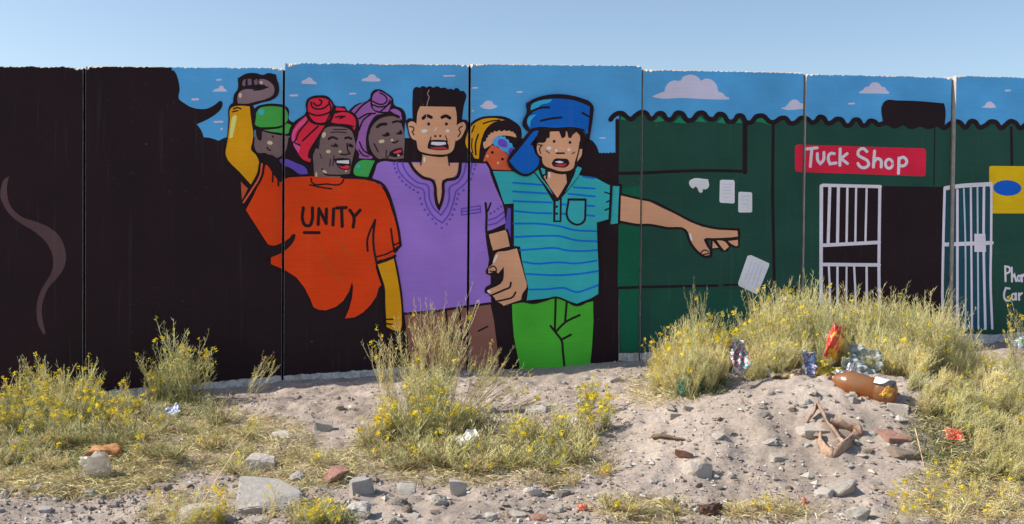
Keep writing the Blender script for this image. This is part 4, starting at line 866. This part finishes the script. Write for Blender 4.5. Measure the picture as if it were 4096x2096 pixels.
# the named ones first
for a in (('green', 705, 1610, 1292, 'tallest dark green flowering weed on the left, in front of the black wall', 0, 1, 1.1),
          ('green', 770, 1612, 1345, 'green weed fanning out right behind the tallest one on the left', .12, .9, 1.2),
          ('green', 640, 1612, 1400, 'green weed on the left side of the tallest one', -.12, 1, 1),
          ('wispy', 985, 1610, 1395, 'straw-coloured weed leaning right beside the white wall foot', .55, .6, .9),
          ('wispy', 185, 1650, 1375, 'single thin leaning stem in front of the smoke squiggle', -.35, .8, .6),
          ('green', 232, 1668, 1402, 'tall podded weed in the left bed below the smoke squiggle', 0, 1, 1),
          ('green', 352, 1668, 1450, 'flowering weed at the first panel joint', .1, 1, 1),
          ('wispy', 488, 1640, 1482, 'short slender flowering weed between the left bed and the tallest green weed', .1, 1.2, .7),
          ('tall', 1705, 1655, 1150, 'tallest weed of the middle clump, reaching up to the lilac shirt', 0, .25, .7),
          ('tall', 1650, 1650, 1270, 'dense podded weed left of the tallest one in the middle clump', -.08, .5, 1),
          ('tall', 1790, 1640, 1235, 'podded weed right of the tallest one in the middle clump', .16, .4, .8),
          ('wispy', 1545, 1660, 1330, 'thin reddish weed leaning left at the edge of the middle clump', -.12, 1, .8),
          ('wispy', 1880, 1640, 1300, 'weed leaning right in front of the brown trousers', .7, .6, .8),
          ('wispy', 1930, 1640, 1350, 'weed leaning far right towards the green trousers', 1.0, .8, .7),
          ('wispy', 1760, 1650, 1240, 'straight podded weed in front of the brown trousers', .1, .3, .7),
          ('wispy', 1990, 1650, 1390, 'low podded weed stretching right towards the bare path', 1.15, .8, .7),
          ('wispy', 1600, 1650, 1350, 'fine straw-pale weed rising at the yellow sleeve', -.3, .5, .8),
          ('tall', 1840, 1660, 1320, 'straw-pale podded weed slanting right in the middle clump', .45, .3, .8),
          ('bushy', 1720, 1720, 1440, 'bushy base of the middle clump below the brown trousers', 0, 1, 1.3),
          ('green', 2345, 1660, 1490, 'green weed at the right end of the middle clump', .1, .8, .9),
          ('green', 2410, 1650, 1530, 'small green weed leaning right at the far end of the middle clump', .3, .8, .8)):
    P1(a[0], a[1], a[2], a[3], a[4], a[5], None, a[6], a[7])
for a in (('wispy', 2800, 6.5, 1165, 'tall bare podded stem rising alone in front of the falling notice', -.04, .2, .45),
          ('bushy', 2790, 6.5, 1300, 'rounded yellow-green weed at the left end of the mound thicket', 0, 1, 1),
          ('wispy', 2905, 6.6, 1275, 'upright flowering weed left of the falling notice', 0, 1.4, .5),
          ('tall', 3240, 6.7, 1118, 'highest weed of the thicket, in front of the white gate', .05, .4, .8),
          ('tall', 3690, 6.5, 1140, 'weed leaning right across the black doorway', .42, .5, .7),
          ('wispy', 4075, 7.4, 1170, 'flowering weed at the right edge below the painted lettering', -.1, 1.2, .6)):
    P2(a[0], a[1], a[2], a[3], a[4], a[5], None, a[6], a[7])
# the beds, each a group of look-alikes
for u, v, top in ((20, 1690, 1545), (75, 1680, 1490), (130, 1670, 1470), (185, 1690, 1500), (250, 1700, 1500), (300, 1680, 1490), (370, 1700, 1530), (430, 1690, 1540), (500, 1690, 1560), (560, 1690, 1580), (60, 1740, 1590), (160, 1750, 1590), (270, 1750, 1600), (400, 1740, 1610), (490, 1740, 1630), (-60, 1700, 1520), (-40, 1770, 1610)):
    P1('green', u, v, top, 'green flowering weed in the left bed', rp.uniform(-.15, .15), 'green weeds in the left bed', .8, 1.25)
for u, v in ((30, 1800), (120, 1810), (215, 1800), (300, 1790), (390, 1790), (470, 1800), (560, 1770), (640, 1740), (760, 1750), (880, 1700), (600, 1830), (700, 1840), (870, 1800), (1000, 1760), (540, 1700), (40, 1870), (130, 1860), (1000, 1850), (930, 1890)):
    P1('low', u, v, v - rp.uniform(95, 150), 'low half-dry sprawling weed', rp.uniform(-.2, .2), 'low weeds on the left', .55)
for u, v in ((1470, 1790), (1520, 1840), (1620, 1880), (1660, 1840), (1760, 1870), (1790, 1780), (1850, 1830), (1880, 1900), (1960, 1850), (2060, 1880), (2120, 1780), (2150, 1850), (2200, 1890), (2240, 1800), (2300, 1850), (2330, 1780), (1860, 1720), (1600, 1720)):
    P1('low', u, v, v - rp.uniform(120, 190), 'low tangled weed', rp.uniform(-.2, .2), 'low weeds in the middle clump', .9)
for u, v, top in ((1580, 1760, 1560), (1660, 1770, 1540), (1760, 1760, 1540), (1860, 1740, 1560), (1530, 1780, 1610), (2080, 1800, 1640), (2250, 1770, 1590), (2360, 1740, 1580), (2420, 1720, 1590)):
    P1('green', u, v, top, 'knee-high leafy weed', rp.uniform(-.15, .15), 'leafy weeds in the middle clump', .8, 1.3)
TH = [(2640, 1400), (2680, 1340), (2730, 1280), (2770, 1260), (2815, 1290), (2860, 1300), (2900, 1330), (2950, 1290), (3000, 1235), (3060, 1200), (3115, 1140), (3165, 1180), (3215, 1160), (3280, 1150), (3330, 1205), (3380, 1225), (3430, 1145), (3480, 1165), (3530, 1180), (3580, 1185), (3630, 1195), (3690, 1170), (3740, 1200), (3790, 1260), (3840, 1310), (3900, 1370)]
for (u, top) in TH:
    for D, dv, lb in ((6.75, 0, 'tall podded back-row weed'), (6.5, 50, 'podded thicket weed'), (6.28, 120, 'podded thicket weed'), (6.05, 190, 'straw-coloured front-row weed')):
        if dv == 190 and u > 3700: continue
        P2('bushy', u + rp.uniform(-25, 25), D + rp.uniform(-.08, .08), min(1480, top + dv + rp.uniform(-25, 25)), lb, rp.uniform(-.12, .2), ('weeds in the back row of the thicket', 'weeds inside the thicket', 'weeds inside the thicket', 'weeds in the front row of the thicket')[(6.75, 6.5, 6.28, 6.05).index(D)], 2.2 if u < 3250 and dv < 60 else .5, .85)
for u, D, h in ((3010, 5.9, .16), (3060, 5.84, .12), (3110, 5.9, .15), (3500, 5.82, .16), (3560, 5.8, .17), (3610, 5.78, .18), (3660, 5.7, .2), (3020, 5.98, .24), (3130, 5.98, .26), (3540, 5.96, .26), (3600, 5.92, .28)):
    plant('bushy', at_depth(u, D), h, 'short straw-coloured crest weed', rp.uniform(-.4, .4), 'short weeds along the crest', .5, None, 1.5)
for u, v, top in ((2770, 1590, 1430), (2720, 1580, 1440), (2840, 1570, 1420), (2670, 1540, 1440), (2890, 1530, 1410), (2800, 1560, 1380), (2740, 1550, 1380), (2690, 1520, 1380), (2850, 1540, 1370)):
    P1('bushy', u, v, top, 'weed on the mound flank', rp.uniform(-.3, .1), 'weeds on the left flank of the mound', .6, 1.2)
for u, v in ((3640, 1560), (3700, 1600), (3760, 1570), (3820, 1600), (3880, 1560), (3940, 1590), (4000, 1560), (4060, 1600), (4120, 1570), (3700, 1660), (3770, 1680), (3840, 1660), (3910, 1670), (3980, 1650), (4050, 1680), (4110, 1650), (3820, 1740), (3880, 1760), (3950, 1740), (4020, 1770), (4090, 1750), (3900, 1830), (3970, 1840), (4040, 1850), (4110, 1830), (3960, 1910), (4040, 1930), (4110, 1920), (3860, 1500), (3940, 1500), (4010, 1490)):
    P1('bushy', u, v, v - rp.uniform(110, 170), 'yellow-green flopping weed', rp.uniform(.25, .7), 'weeds on the right slope of the mound', .5, 1.4)
for u, v in ((2520, 2060), (2440, 2040), (2590, 2070), (2680, 2050), (2960, 2060), (3050, 2040), (3150, 2060), (1000, 1930), (1280, 1860), (1180, 1840), (2420, 1900), (2300, 1940), (2200, 1950), (60, 1930), (220, 1890)):
    P1('dead', u, v, v - rp.uniform(60, 110), 'dried-out straw-brown weed', rp.uniform(-.3, .3), 'dead weeds on the dirt', .25, 1.2)
for u, v, top, ln in ((760, 2110, 1900, .5), (860, 2100, 1880, .5), (1060, 2110, 1900, .2), (680, 2120, 1960, .3), (1180, 2110, 1970, .2), (600, 2090, 1940, .1)):
    P1('wispy', u, v, top, 'thin flowering weed', ln, 'thin weeds in the left foreground', .8, 1.1)
for u, v, top in ((1290, 2110, 1985), (1340, 2120, 2000), (1240, 2120, 2020), (870, 2115, 2010), (770, 2120, 2030)):
    P1('green', u, v, top, 'dark green tuft at the bottom edge', 0, 'green tufts at the bottom edge', .7, 1.2)
for u, v, top in ((3560, 2100, 1880), (3650, 2110, 1930), (3720, 2050, 1860), (3800, 2110, 1930), (3880, 2060, 1880), (3950, 2110, 1950), (4020, 2050, 1880), (4090, 2110, 1930), (3700, 1960, 1800), (3820, 1960, 1810), (3900, 2000, 1840)):
    P1('wispy', u, v, top, 'sparse pale weed', rp.uniform(-.1, .4), 'sparse weeds in the bottom right corner', 1.2, 1.3)

# ground cover nobody could count: dry straw and short green growth
def cover(name, label, patches, mix, seed, Ls, up):
    r = random.Random(seed); B = MB()
    for (u0, u1, v0, v1, n) in patches:
        for _ in range(n):
            a = r.uniform(0, 6.28); q = math.sqrt(r.random()) ; p = at((u0 + u1) / 2 + (u1 - u0) / 2 * q * math.cos(a), (v0 + v1) / 2 + (v1 - v0) / 2 * q * math.sin(a))
            for _k in range(r.randint(5, 9)):
                pp = p + Vector((r.gauss(0, .035), r.gauss(0, .035), 0)); pp.z = zat(pp.x, pp.y) + r.uniform(0, .02)
                B.blade(pp, fan(r, r.uniform(*up)), r.uniform(*Ls), r.uniform(.0022, .0045), r.choices(range(6), mix)[0], r, r.uniform(0, .6))
    tag(link(name, B.mesh(name)), label, name.replace('_', ' '), kind='stuff')
cover('dry_grass', 'dry straw and dead stalks matted over the dirt among the weeds', [(-100, 700, 1780, 1990, 1100), (450, 1250, 1640, 1900, 900), (1350, 2450, 1700, 1950, 800), (2350, 2800, 1990, 2110, 110), (2850, 3300, 2010, 2090, 90), (2500, 2760, 1480, 1620, 200), (3600, 4200, 1850, 2110, 380), (1050, 1450, 1800, 1960, 300), (3700, 4300, 1420, 1900, 500), (600, 900, 1980, 2120, 120), (1150, 1300, 1990, 2120, 90)], (0, 1, 6, 1, 3, 1), 3, (.03, .12), (-.1, .5))
cover('green_undergrowth', 'short green growth between the stems of the weed beds', [(-120, 560, 1640, 1900, 1500), (540, 900, 1560, 1680, 350), (1450, 2380, 1660, 1890, 700), (3650, 4250, 1500, 1950, 900), (1180, 1420, 2030, 2130, 160), (2650, 2920, 1480, 1600, 200)], (6, 4, 2, 2, 1, 0), 4, (.025, .075), (.1, 1.2))
# ---------------------------------------------------------------- litter
def film(name, cols, scale=18, rough=.3, spec=.5, trans=0.0, metal=0.0, soft=False, tl=0.0):
    m, t, b = nodes(name); co = coords(t); n = N(t, 'ShaderNodeTexNoise', i_scale=float(scale) * .2, i_detail=2.0, i_distortion=1.2); t.links.new(co, n.inputs[0])
    k = len(cols); c = ramp(t, n.outputs[0], [(.30 + .42 * i / k, q) for i, q in enumerate(cols)], 'LINEAR' if soft else 'CONSTANT')
    t.links.new(c, b.inputs['Base Color']); b.inputs['Roughness'].default_value = rough; b.inputs['Specular IOR Level'].default_value = spec
    b.inputs['Transmission Weight'].default_value = trans; b.inputs['Metallic'].default_value = metal
    n2 = N(t, 'ShaderNodeTexNoise', i_scale=60.0, i_detail=4.0); t.links.new(co, n2.inputs[0]); bump(t, b, n2.outputs[0], .5, .006)
    if tl:
        x = t.nodes.new('ShaderNodeBsdfTranslucent'); t.links.new(c, x.inputs[0]); mx = t.nodes.new('ShaderNodeMixShader'); mx.inputs[0].default_value = tl
        t.links.new(b.outputs[0], mx.inputs[1]); t.links.new(x.outputs[0], mx.inputs[2]); t.links.new(mx.outputs[0], t.nodes['Material Output'].inputs[0])
    return m
def crease(p, r, n=7):
    s = 0
    for d, f, ph, a in r: q = p.dot(d) * f + ph; s += a * (abs((q % 1) - .5) * 2 - .5)
    return s
def creases(seed, n=8, f0=1.2):
    q = random.Random(seed); out = []
    for i in range(n):
        d = Vector((q.gauss(0, 1), q.gauss(0, 1), q.gauss(0, 1))).normalized(); f = f0 * q.uniform(.7, 1.4) * (1.35 ** i); out.append((d, f, q.random(), .9 / (1.25 ** i)))
    return out
def crumpled(name, seed, flat=.45, amp=.28, pinch=0.0, sub=4):
    bm = bmesh.new(); bmesh.ops.create_icosphere(bm, subdivisions=sub, radius=.5); cr = creases(seed, 8, 1.6)
    for v in bm.verts:
        p = v.co.copy(); q = max(abs(p.x), abs(p.z)) / p.length; p *= 1 / max(.72, q) * .9; k = 1 + amp * crease(p, cr)
        if pinch: e = min(1, max(0, (abs(p.x) - .2) / .3)); p.y *= 1 - e * .85; p.z *= 1 + .12 * e
        v.co = Vector((p.x * k, p.y * flat * k + .05 * crease(p * 2, cr), p.z * k))
    me = bpy.data.meshes.new(name); bm.to_mesh(me); bm.free(); return me
def sheet(name, seed, n=26, amp=.09, curl=.3, jag_=.0):
    cr = creases(seed, 8, 1.3); v = []; f = []; q = random.Random(seed); e = [q.uniform(.85, 1) for _ in range(4 * n + 8)]
    for j in range(n + 1):
        for i in range(n + 1):
            x, y = i / n - .5, j / n - .5; m_ = max(abs(x), abs(y)) * 2
            if jag_: k = 1 - jag_ * (.5 + .5 * noise.noise((math.atan2(y, x) * 2.2, seed, m_))) * m_; x, y = x * k, y * k
            v.append(Vector((x, y, amp * crease(Vector((x, y, 0)), cr) + curl * (x * x * 1.2 - y * y * .4))))
    for j in range(n):
        for i in range(n): a = j * (n + 1) + i; f.append((a, a + 1, a + n + 2, a + n + 1))
    return mesh(name, v, f)
def put(name, me, m, u, v, wpx, hpx, label, cat, rot=(0, 0, 0), dpx=None, lift=.42, D=None, thick=0.0, dz=0.0):
    p = at(u, v) if D is None else at_depth(u, D); k = p.y / F
    o = link(name, me, [m], None, True); o.scale = (wpx * k, (dpx or wpx * .6) * k, hpx * k); o.rotation_euler = [R(a) for a in rot]; o.location = p + Vector((0, 0, hpx * k * lift + dz))
    if D is not None: o.location.z = EYE.z - (v - 980) / F * D
    if thick: md = o.modifiers.new('thickness', 'SOLIDIFY'); md.thickness = thick
    return tag(o, label, cat)
m_rp = film('red_yellow_film', [(.78, .06, .03), (.78, .05, .03), (.80, .42, .02), (.85, .62, .25)], 7, .22, .7); m_pp = film('purple_foil', [(.10, .10, .35), (.60, .60, .70), (.05, .30, .50), (.45, .08, .12), (.55, .55, .62)], 26, .22, .6, 0, .35)
m_yp = film('yellow_film', [(.62, .48, .01), (.45, .36, .03), (.75, .6, .05)], 12, .2, .6, .2, 0, True, .3); m_gp = film('grey_film', [(.42, .48, .48), (.55, .60, .60), (.35, .42, .43)], 10, .25, .5, 0, 0, True, .35)
m_sp = film('silver_film', [(.5, .5, .52), (.75, .75, .75), (.12, .12, .14), (.62, .62, .64)], 14, .15, .6, 0, .6); m_tp = film('teal_film', [(.02, .22, .20), (.60, .66, .66), (.55, .08, .08), (.05, .30, .28), (.62, .62, .6)], 22, .25)
m_net = film('teal_net', [(.04, .30, .24), (.10, .42, .34), (.03, .2, .17)], 20, .4, .4, 0, 0, True, .4); m_or = film('orange_clear_film', [(.55, .42, .15), (.70, .66, .5), (.60, .28, .04), (.68, .68, .62)], 10, .2, .6, .15, 0, False, .3)
m_cl = film('clear_bag', [(.62, .58, .52), (.72, .68, .62)], 8, .2, .5, .55, 0, True, .4); m_bp = film('orange_brown_paper', [(.42, .16, .05), (.60, .30, .12), (.5, .22, .08)], 8, .6, .3, 0, 0, True, .2)
m_bw = film('blue_wrapper', [(.02, .12, .50), (.70, .70, .72), (.03, .2, .6)], 9, .3); m_wp = film('white_paper', [(.62, .62, .62), (.78, .77, .75), (.50, .50, .5)], 12, .6, .2, 0, 0, True)
m_ck = film('pink_brown_cloth', [(.55, .32, .22), (.36, .16, .11), (.66, .45, .34)], 10, .8, .2, 0, 0, True); m_rw = film('red_wrapper', [(.75, .04, .03), (.78, .05, .04), (.80, .55, .3), (.75, .04, .03)], 30, .3); m_gb = film('green_blue_wrapper', [(.10, .45, .12), (.75, .75, .7), (.05, .2, .55), (.5, .6, .1)], 9, .3)
put('crisp_packet', crumpled('crisp_packet', 1, .5, .3, .7), m_rp, 3340, 1358, 132, 58, 'crumpled red and yellow crisp packet stuck upright in the thicket', 'crisp packet', (0, -68, 20), 60, 0, 5.84)
put('foil_packet', sheet('foil_packet', 2, 26, .25, .5, .2), m_pp, 3242, 1446, 90, 90, 'purple, blue and silver crumpled foil packet left of the red and yellow one', 'foil packet', (66, 10, 25), 110, 0, 5.74, .001)
put('plastic_wrapper', sheet('plastic_wrapper', 3, 26, .28, .3, .4), m_yp, 3312, 1482, 120, 120, 'shiny yellow plastic wrapper in the weeds above the bottle cap', 'plastic wrapper', (62, 30, 10), 120, 0, 5.72, .001)
put('plastic_bag', sheet('plastic_bag', 4, 34, .26, .5, .45), m_gp, 3455, 1436, 170, 150, 'grey-white torn plastic bag in the weeds above the bottle', 'plastic bag', (66, 24, -20), 150, 0, 5.78, .001)
put('foil_scrap', crumpled('foil_scrap', 5, .6, .35), m_sp, 3372, 1492, 60, 42, 'crushed silver scrap between the yellow wrapper and the grey bag', 'foil scrap', (0, 0, 0), 40, 0, 5.72)
put('foil_scrap', crumpled('foil_scrap', 15, .6, .3), m_sp, 3408, 1478, 36, 76, 'upright silver strip left of the torn grey bag', 'foil scrap', (0, 8, 0), 30, 0, 5.72)
put('snack_packet', sheet('snack_packet', 6, 26, .2, .4, .15), m_tp, 2955, 1420, 78, 130, 'upright teal, white and red snack packet in the weeds left of the crest', 'snack packet', (74, 8, 14), 150, 0, 5.74, .001)
put('net_bag', crumpled('net_bag', 7, .6, .3), m_net, 2775, 1570, 120, 84, 'teal green net bag half buried in weeds at the left end of the mound', 'net bag', (0, 12, 0), 90, .3)
put('clear_wrapper', sheet('clear_wrapper', 8, 26, .12, .4, .3), m_or, 3118, 1510, 130, 120, 'clear and orange crumpled wrapper lying along the crest', 'plastic wrapper', (16, 8, -8), 90, .12, None, .001)
put('cloth_scrap', sheet('cloth_scrap', 9, 26, .34, .5, .4), m_ck, 2697, 1515, 70, 110, 'pinkish brown crumpled rag at the left end of the thicket', 'rag', (60, 10, 0), 120, .4, None, .003)
put('clear_bag', crumpled('clear_bag', 10, .7, .32), m_cl, 385, 1905, 100, 96, 'clear plastic bag standing crumpled on the dirt in the left foreground', 'plastic bag', (0, -12, 30), 70, .42)
put('paper_bag', crumpled('paper_bag', 11, .9, .26), m_bp, 425, 1840, 128, 66, 'crumpled orange-brown paper bag behind the clear plastic bag', 'paper bag', (0, 4, 0), 110, .35)
put('blue_wrapper', sheet('blue_wrapper', 12, 22, .16, .5, .3), m_bw, 690, 1670, 60, 60, 'small blue and white wrapper under the tallest green weed', 'wrapper', (40, -20, 20), 60, .5, None, .001)
put('torn_paper', sheet('torn_paper', 13, 26, .14, .3, .35), m_wp, 1862, 1800, 130, 130, 'torn white paper lying in the middle weeds', 'paper', (38, -24, 12), 80, .35, None, .001)
put('paper_scrap', crumpled('paper_scrap', 14, .6, .35), m_wp, 2300, 1712, 60, 40, 'crumpled whitish paper on the right of the middle weeds', 'paper', (0, 0, 0), 40, .4)
put('red_wrapper', sheet('red_wrapper', 16, 18, .05, .1), m_rw, 3818, 1772, 76, 70, 'small flat bright red wrapper at the edge of the right-hand weeds', 'wrapper', (52, 4, 4), 52, .5, None, .001)
put('crisp_packet', crumpled('crisp_packet', 17, .5, .25, .6), m_gb, 4085, 1395, 76, 50, 'green, white and blue packet at the right edge by the wall foot', 'crisp packet', (0, -20, 0), 40, .4)
put('brick_chip', crumpled('brick_chip', 18, .5, .2, 0, 2), m_rw, 3218, 2020, 18, 44, 'thin orange-red chip at the bottom of the mound', 'plastic chip', (0, -20, 0), 20, .3)
put('red_scrap', crumpled('red_scrap', 19, .6, .3, 0, 3), m_rw, 2330, 2040, 40, 26, 'small red scrap in the dead weed in the foreground', 'plastic scrap', (0, 0, 0), 26, .4)
put('brown_scrap', crumpled('brown_scrap', 20, .6, .4), film('dark_brown_scrap', [(.06, .03, .03), (.14, .07, .05)], 9, .6, .3, 0, 0, True), 2845, 2055, 90, 50, 'dark brown crumpled scrap in the lower left of the mound', 'scrap', (0, 0, 20), 60, .3)
# the amber bottle lying on the crest
m_am, t, b = nodes('amber_plastic'); co = coords(t); n = N(t, 'ShaderNodeTexNoise', i_scale=9.0, i_detail=5.0); t.links.new(co, n.inputs[0])
t.links.new(ramp(t, n.outputs[0], [(.35, (.46, .18, .035)), (.65, (.44, .28, .15))]), b.inputs['Base Color']); b.inputs['Roughness'].default_value = .28; b.inputs['Coat Weight'].default_value = .4; b.inputs['Coat Roughness'].default_value = .08
x = t.nodes.new('ShaderNodeBsdfTranslucent'); x.inputs[0].default_value = (.7, .28, .04, 1); mx = t.nodes.new('ShaderNodeMixShader'); mx.inputs[0].default_value = .45
b.inputs['Transmission Weight'].default_value = .35; t.links.new(b.outputs[0], mx.inputs[1]); t.links.new(x.outputs[0], mx.inputs[2]); t.links.new(mx.outputs[0], t.nodes['Material Output'].inputs[0])
m_lb = film('bottle_label', [(.78, .76, .72), (.05, .05, .05), (.75, .74, .7), (.75, .5, .03)], 11, .35); m_cap = film('bottle_cap', [(.10, .05, .03), (.16, .08, .05)], 9, .5, .4, 0, 0, True); m_foil = film('amber_foil', [(.75, .40, .02), (.5, .18, .02), (.8, .6, .05)], 16, .15, .7)
def lathe(prof, n=40, dent=0.0):
    v = []; f = []
    for i, (x_, r_) in enumerate(prof):
        for k in range(n):
            a = 2 * math.pi * k / n; q = 1 + dent * noise.noise((x_ * 9, math.cos(a) * 1.3, math.sin(a) * 1.3)); v.append((x_, math.cos(a) * r_ * q, math.sin(a) * r_ * q))
    for i in range(len(prof) - 1):
        for k in range(n): f.append((i * n + k, i * n + (k + 1) % n, (i + 1) * n + (k + 1) % n, (i + 1) * n + k))
    f.append(tuple(range(n))[::-1]); f.append(tuple((len(prof) - 1) * n + k for k in range(n))); return v, f
bl, br = at(3325, 1545), at(3560, 1610); k = bl.y / F
pr = [(.0, .015), (.012, .019), (.03, .032), (.06, .050), (.09, .061), (.13, .066), (.18, .067), (.22, .065), (.245, .060), (.265, .065), (.30, .066), (.33, .063), (.35, .052), (.36, .036)]
pr2 = []
for (a0, r0), (a1, r1) in zip(pr, pr[1:]): pr2 += [(a0 + (a1 - a0) * i / 4, r0 + (r1 - r0) * i / 4) for i in range(4)]
pr2.append(pr[-1])
bt = tag(empty('plastic_bottle', bl), 'large amber plastic bottle lying on the crest of the mound', 'bottle')
v, f = lathe(pr2, 40, .07); link('bottle_body', mesh('bottle_body', v, f), [m_am], bt, True)
v, f = lathe([(-.018, .012), (-.016, .0165), (.004, .0168), (.006, .012)], 24); link('cap', mesh('cap', v, f), [m_cap], bt, True)
v = []; f = []
for i in range(13):
    for j in range(15):
        a = R(35 + 105 * j / 14 + 8 * noise.noise((i * .4, 0, 1))); x_ = .235 + .105 * i / 12 + .012 * noise.noise((j * .5, i * .3, 2)); r_ = .0685 + .006 * noise.noise((i * .5, j * .5, 3)) + .004
        v.append((x_, math.cos(a) * r_ * .96 * -1, math.sin(a) * r_))
for i in range(12):
    for j in range(14): q = i * 15 + j; f.append((q, q + 1, q + 16, q + 15))
o = link('label', mesh('label', v, f), [m_lb], bt, True); md = o.modifiers.new('thickness', 'SOLIDIFY'); md.thickness = .0012
o = link('torn_film', crumpled('torn_film', 41, .5, .35), [m_foil], bt, True); o.location = (.318, -.056, .012); o.scale = (.05, .035, .07); o.rotation_euler = (0, .5, .3)
ax = (br - bl).normalized(); bt.rotation_euler = ax.to_track_quat('X', 'Z').to_euler(); sc_ = (br - bl).length / .34 * 1.04; bt.scale = (sc_,) * 3; bt.location = bl + Vector((0, 0, .050 * sc_))
# curled leather: thick strips standing and folding on the dirt
m_le = rocky('weathered_leather', (.27, .17, .12), (.48, .35, .27), 7, 40, .006, .75)
def strip(pts_, wd, thick, seed):
    v = []; f = []; P = [Vector(q) for q in pts_]; n = len(P); S = []
    for i in range(n - 1):
        for j in range(6):
            t_ = j / 6; p0, p1, p2, p3 = P[max(i - 1, 0)], P[i], P[i + 1], P[min(i + 2, n - 1)]
            S.append(.5 * ((2 * p1) + (-p0 + p2) * t_ + (2 * p0 - 5 * p1 + 4 * p2 - p3) * t_ ** 2 + (-p0 + 3 * p1 - 3 * p2 + p3) * t_ ** 3))
    S.append(P[-1]); m_ = len(S)
    for i, p in enumerate(S):
        d = (S[min(i + 1, m_ - 1)] - S[max(i - 1, 0)]).normalized(); sd_ = d.cross(Vector((0, 0, 1))).normalized(); tw = .5 * noise.noise((i * .15, seed, 0)) + .35
        up_ = (Vector((0, 0, 1)) * math.cos(tw) + sd_ * math.sin(tw)).normalized(); nr = d.cross(up_).normalized(); w_ = wd * (.95 + .35 * noise.noise((i * .25, seed, 4))) * (.55 if i in (0, m_ - 1) else 1)
        for a, c in ((0, .5), (.5, .9), (1, .5), (1, -.5), (.5, -.1), (0, -.5)): v.append(p + up_ * w_ * a + nr * thick * c + nr * .2 * wd * (a - .5) ** 2)
    for i in range(m_ - 1):
        for k_ in range(6): f.append((i * 6 + k_, i * 6 + (k_ + 1) % 6, i * 6 + 6 + (k_ + 1) % 6, i * 6 + 6 + k_))
    f += [tuple(range(6))[::-1], tuple((m_ - 1) * 6 + q for q in range(6))]; return v, f
def gp3(u, v_, dz=.0): p = at(u, v_); return p + Vector((0, 0, dz))
le = tag(empty('leather_scrap', gp3(3340, 1760)), 'curled weathered strip of brown leather looping over a stone on the mound', 'leather scrap')
for q, (pp, wd) in enumerate((([(3225, 1690, .0), (3250, 1672, .02), (3278, 1660, .035), (3300, 1690, .02), (3335, 1732, .01), (3368, 1778, .0), (3388, 1796, 0)], .05), ([(3452, 1738, .012), (3418, 1772, .0), (3376, 1806, 0), (3332, 1832, .0), (3292, 1816, 0), (3272, 1784, 0), (3268, 1752, 0)], .052), ([(3318, 1702, .0), (3360, 1712, .0), (3405, 1724, .0), (3450, 1742, 0)], .055))):
    v, f = strip([gp3(*a) - le.location for a in pp], wd, .010, q); link('strap', mesh('strap', v, f), [m_le], le, True)
# driftwood stick and dead stalks
m_wd = rocky('dry_wood', (.16, .11, .07), (.36, .26, .18), 20, 80, .004); m_st = rocky('dead_stalk', (.55, .40, .24), (.72, .56, .38), 20, 80, .002)
def stick(name, pp, r0, r1, m_, label, cat):
    B = MB(); B.tube([gp3(*a) for a in pp], r0, r1, 0); o = link(name, B.mesh(name, [m_]), (), None, True); return tag(o, label, cat)
stick('driftwood', [(2610, 1762, .02), (2650, 1758, .022), (2690, 1762, .015), (2740, 1765, .01)], .018, .006, m_wd, 'dark grey-brown stick lying on the bare path left of the mound', 'stick')
stick('dead_stalk', [(240, 1690, .03), (262, 1712, .02), (290, 1740, .01)], .004, .003, m_st, 'short pale dead stalk in the left bed', 'stalk')
stick('dead_stalk', [(505, 1680, .05), (560, 1705, .04), (610, 1738, .04), (660, 1758, .03), (690, 1735, .06)], .005, .003, m_st, 'long curved pale dead stalk below the blue wrapper', 'stalk')
stick('dead_stalk', [(1720, 1868, .02), (1820, 1864, .03), (1920, 1850, .03)], .006, .004, m_st, 'straight pale dead stalk at the foot of the middle clump', 'stalk')
stick('dead_stalk', [(2110, 1920, .01), (2170, 1895, .04), (2260, 1900, .02), (2340, 1910, .0)], .005, .003, m_st, 'bent pale dead stalk on the right foot of the middle clump', 'stalk')
stick('dead_stalk', [(3660, 1760, .06), (3680, 1820, .03), (3700, 1880, .0)], .005, .003, m_st, 'pale leaning dead stalk on the right of the mound face', 'stalk')
stick('dead_stalk', [(2890, 1450, .0), (2930, 1380, .18), (2965, 1300, .36)], .005, .003, m_red, 'reddish bare stalk rising left of the teal packet', 'stalk')
stick('dead_stalk', [(790, 2050, .01), (880, 1960, .08), (960, 1900, .16), (1010, 1870, .2)], .003, .002, m_st, 'long pale stalk slanting up across the flat slab', 'stalk')
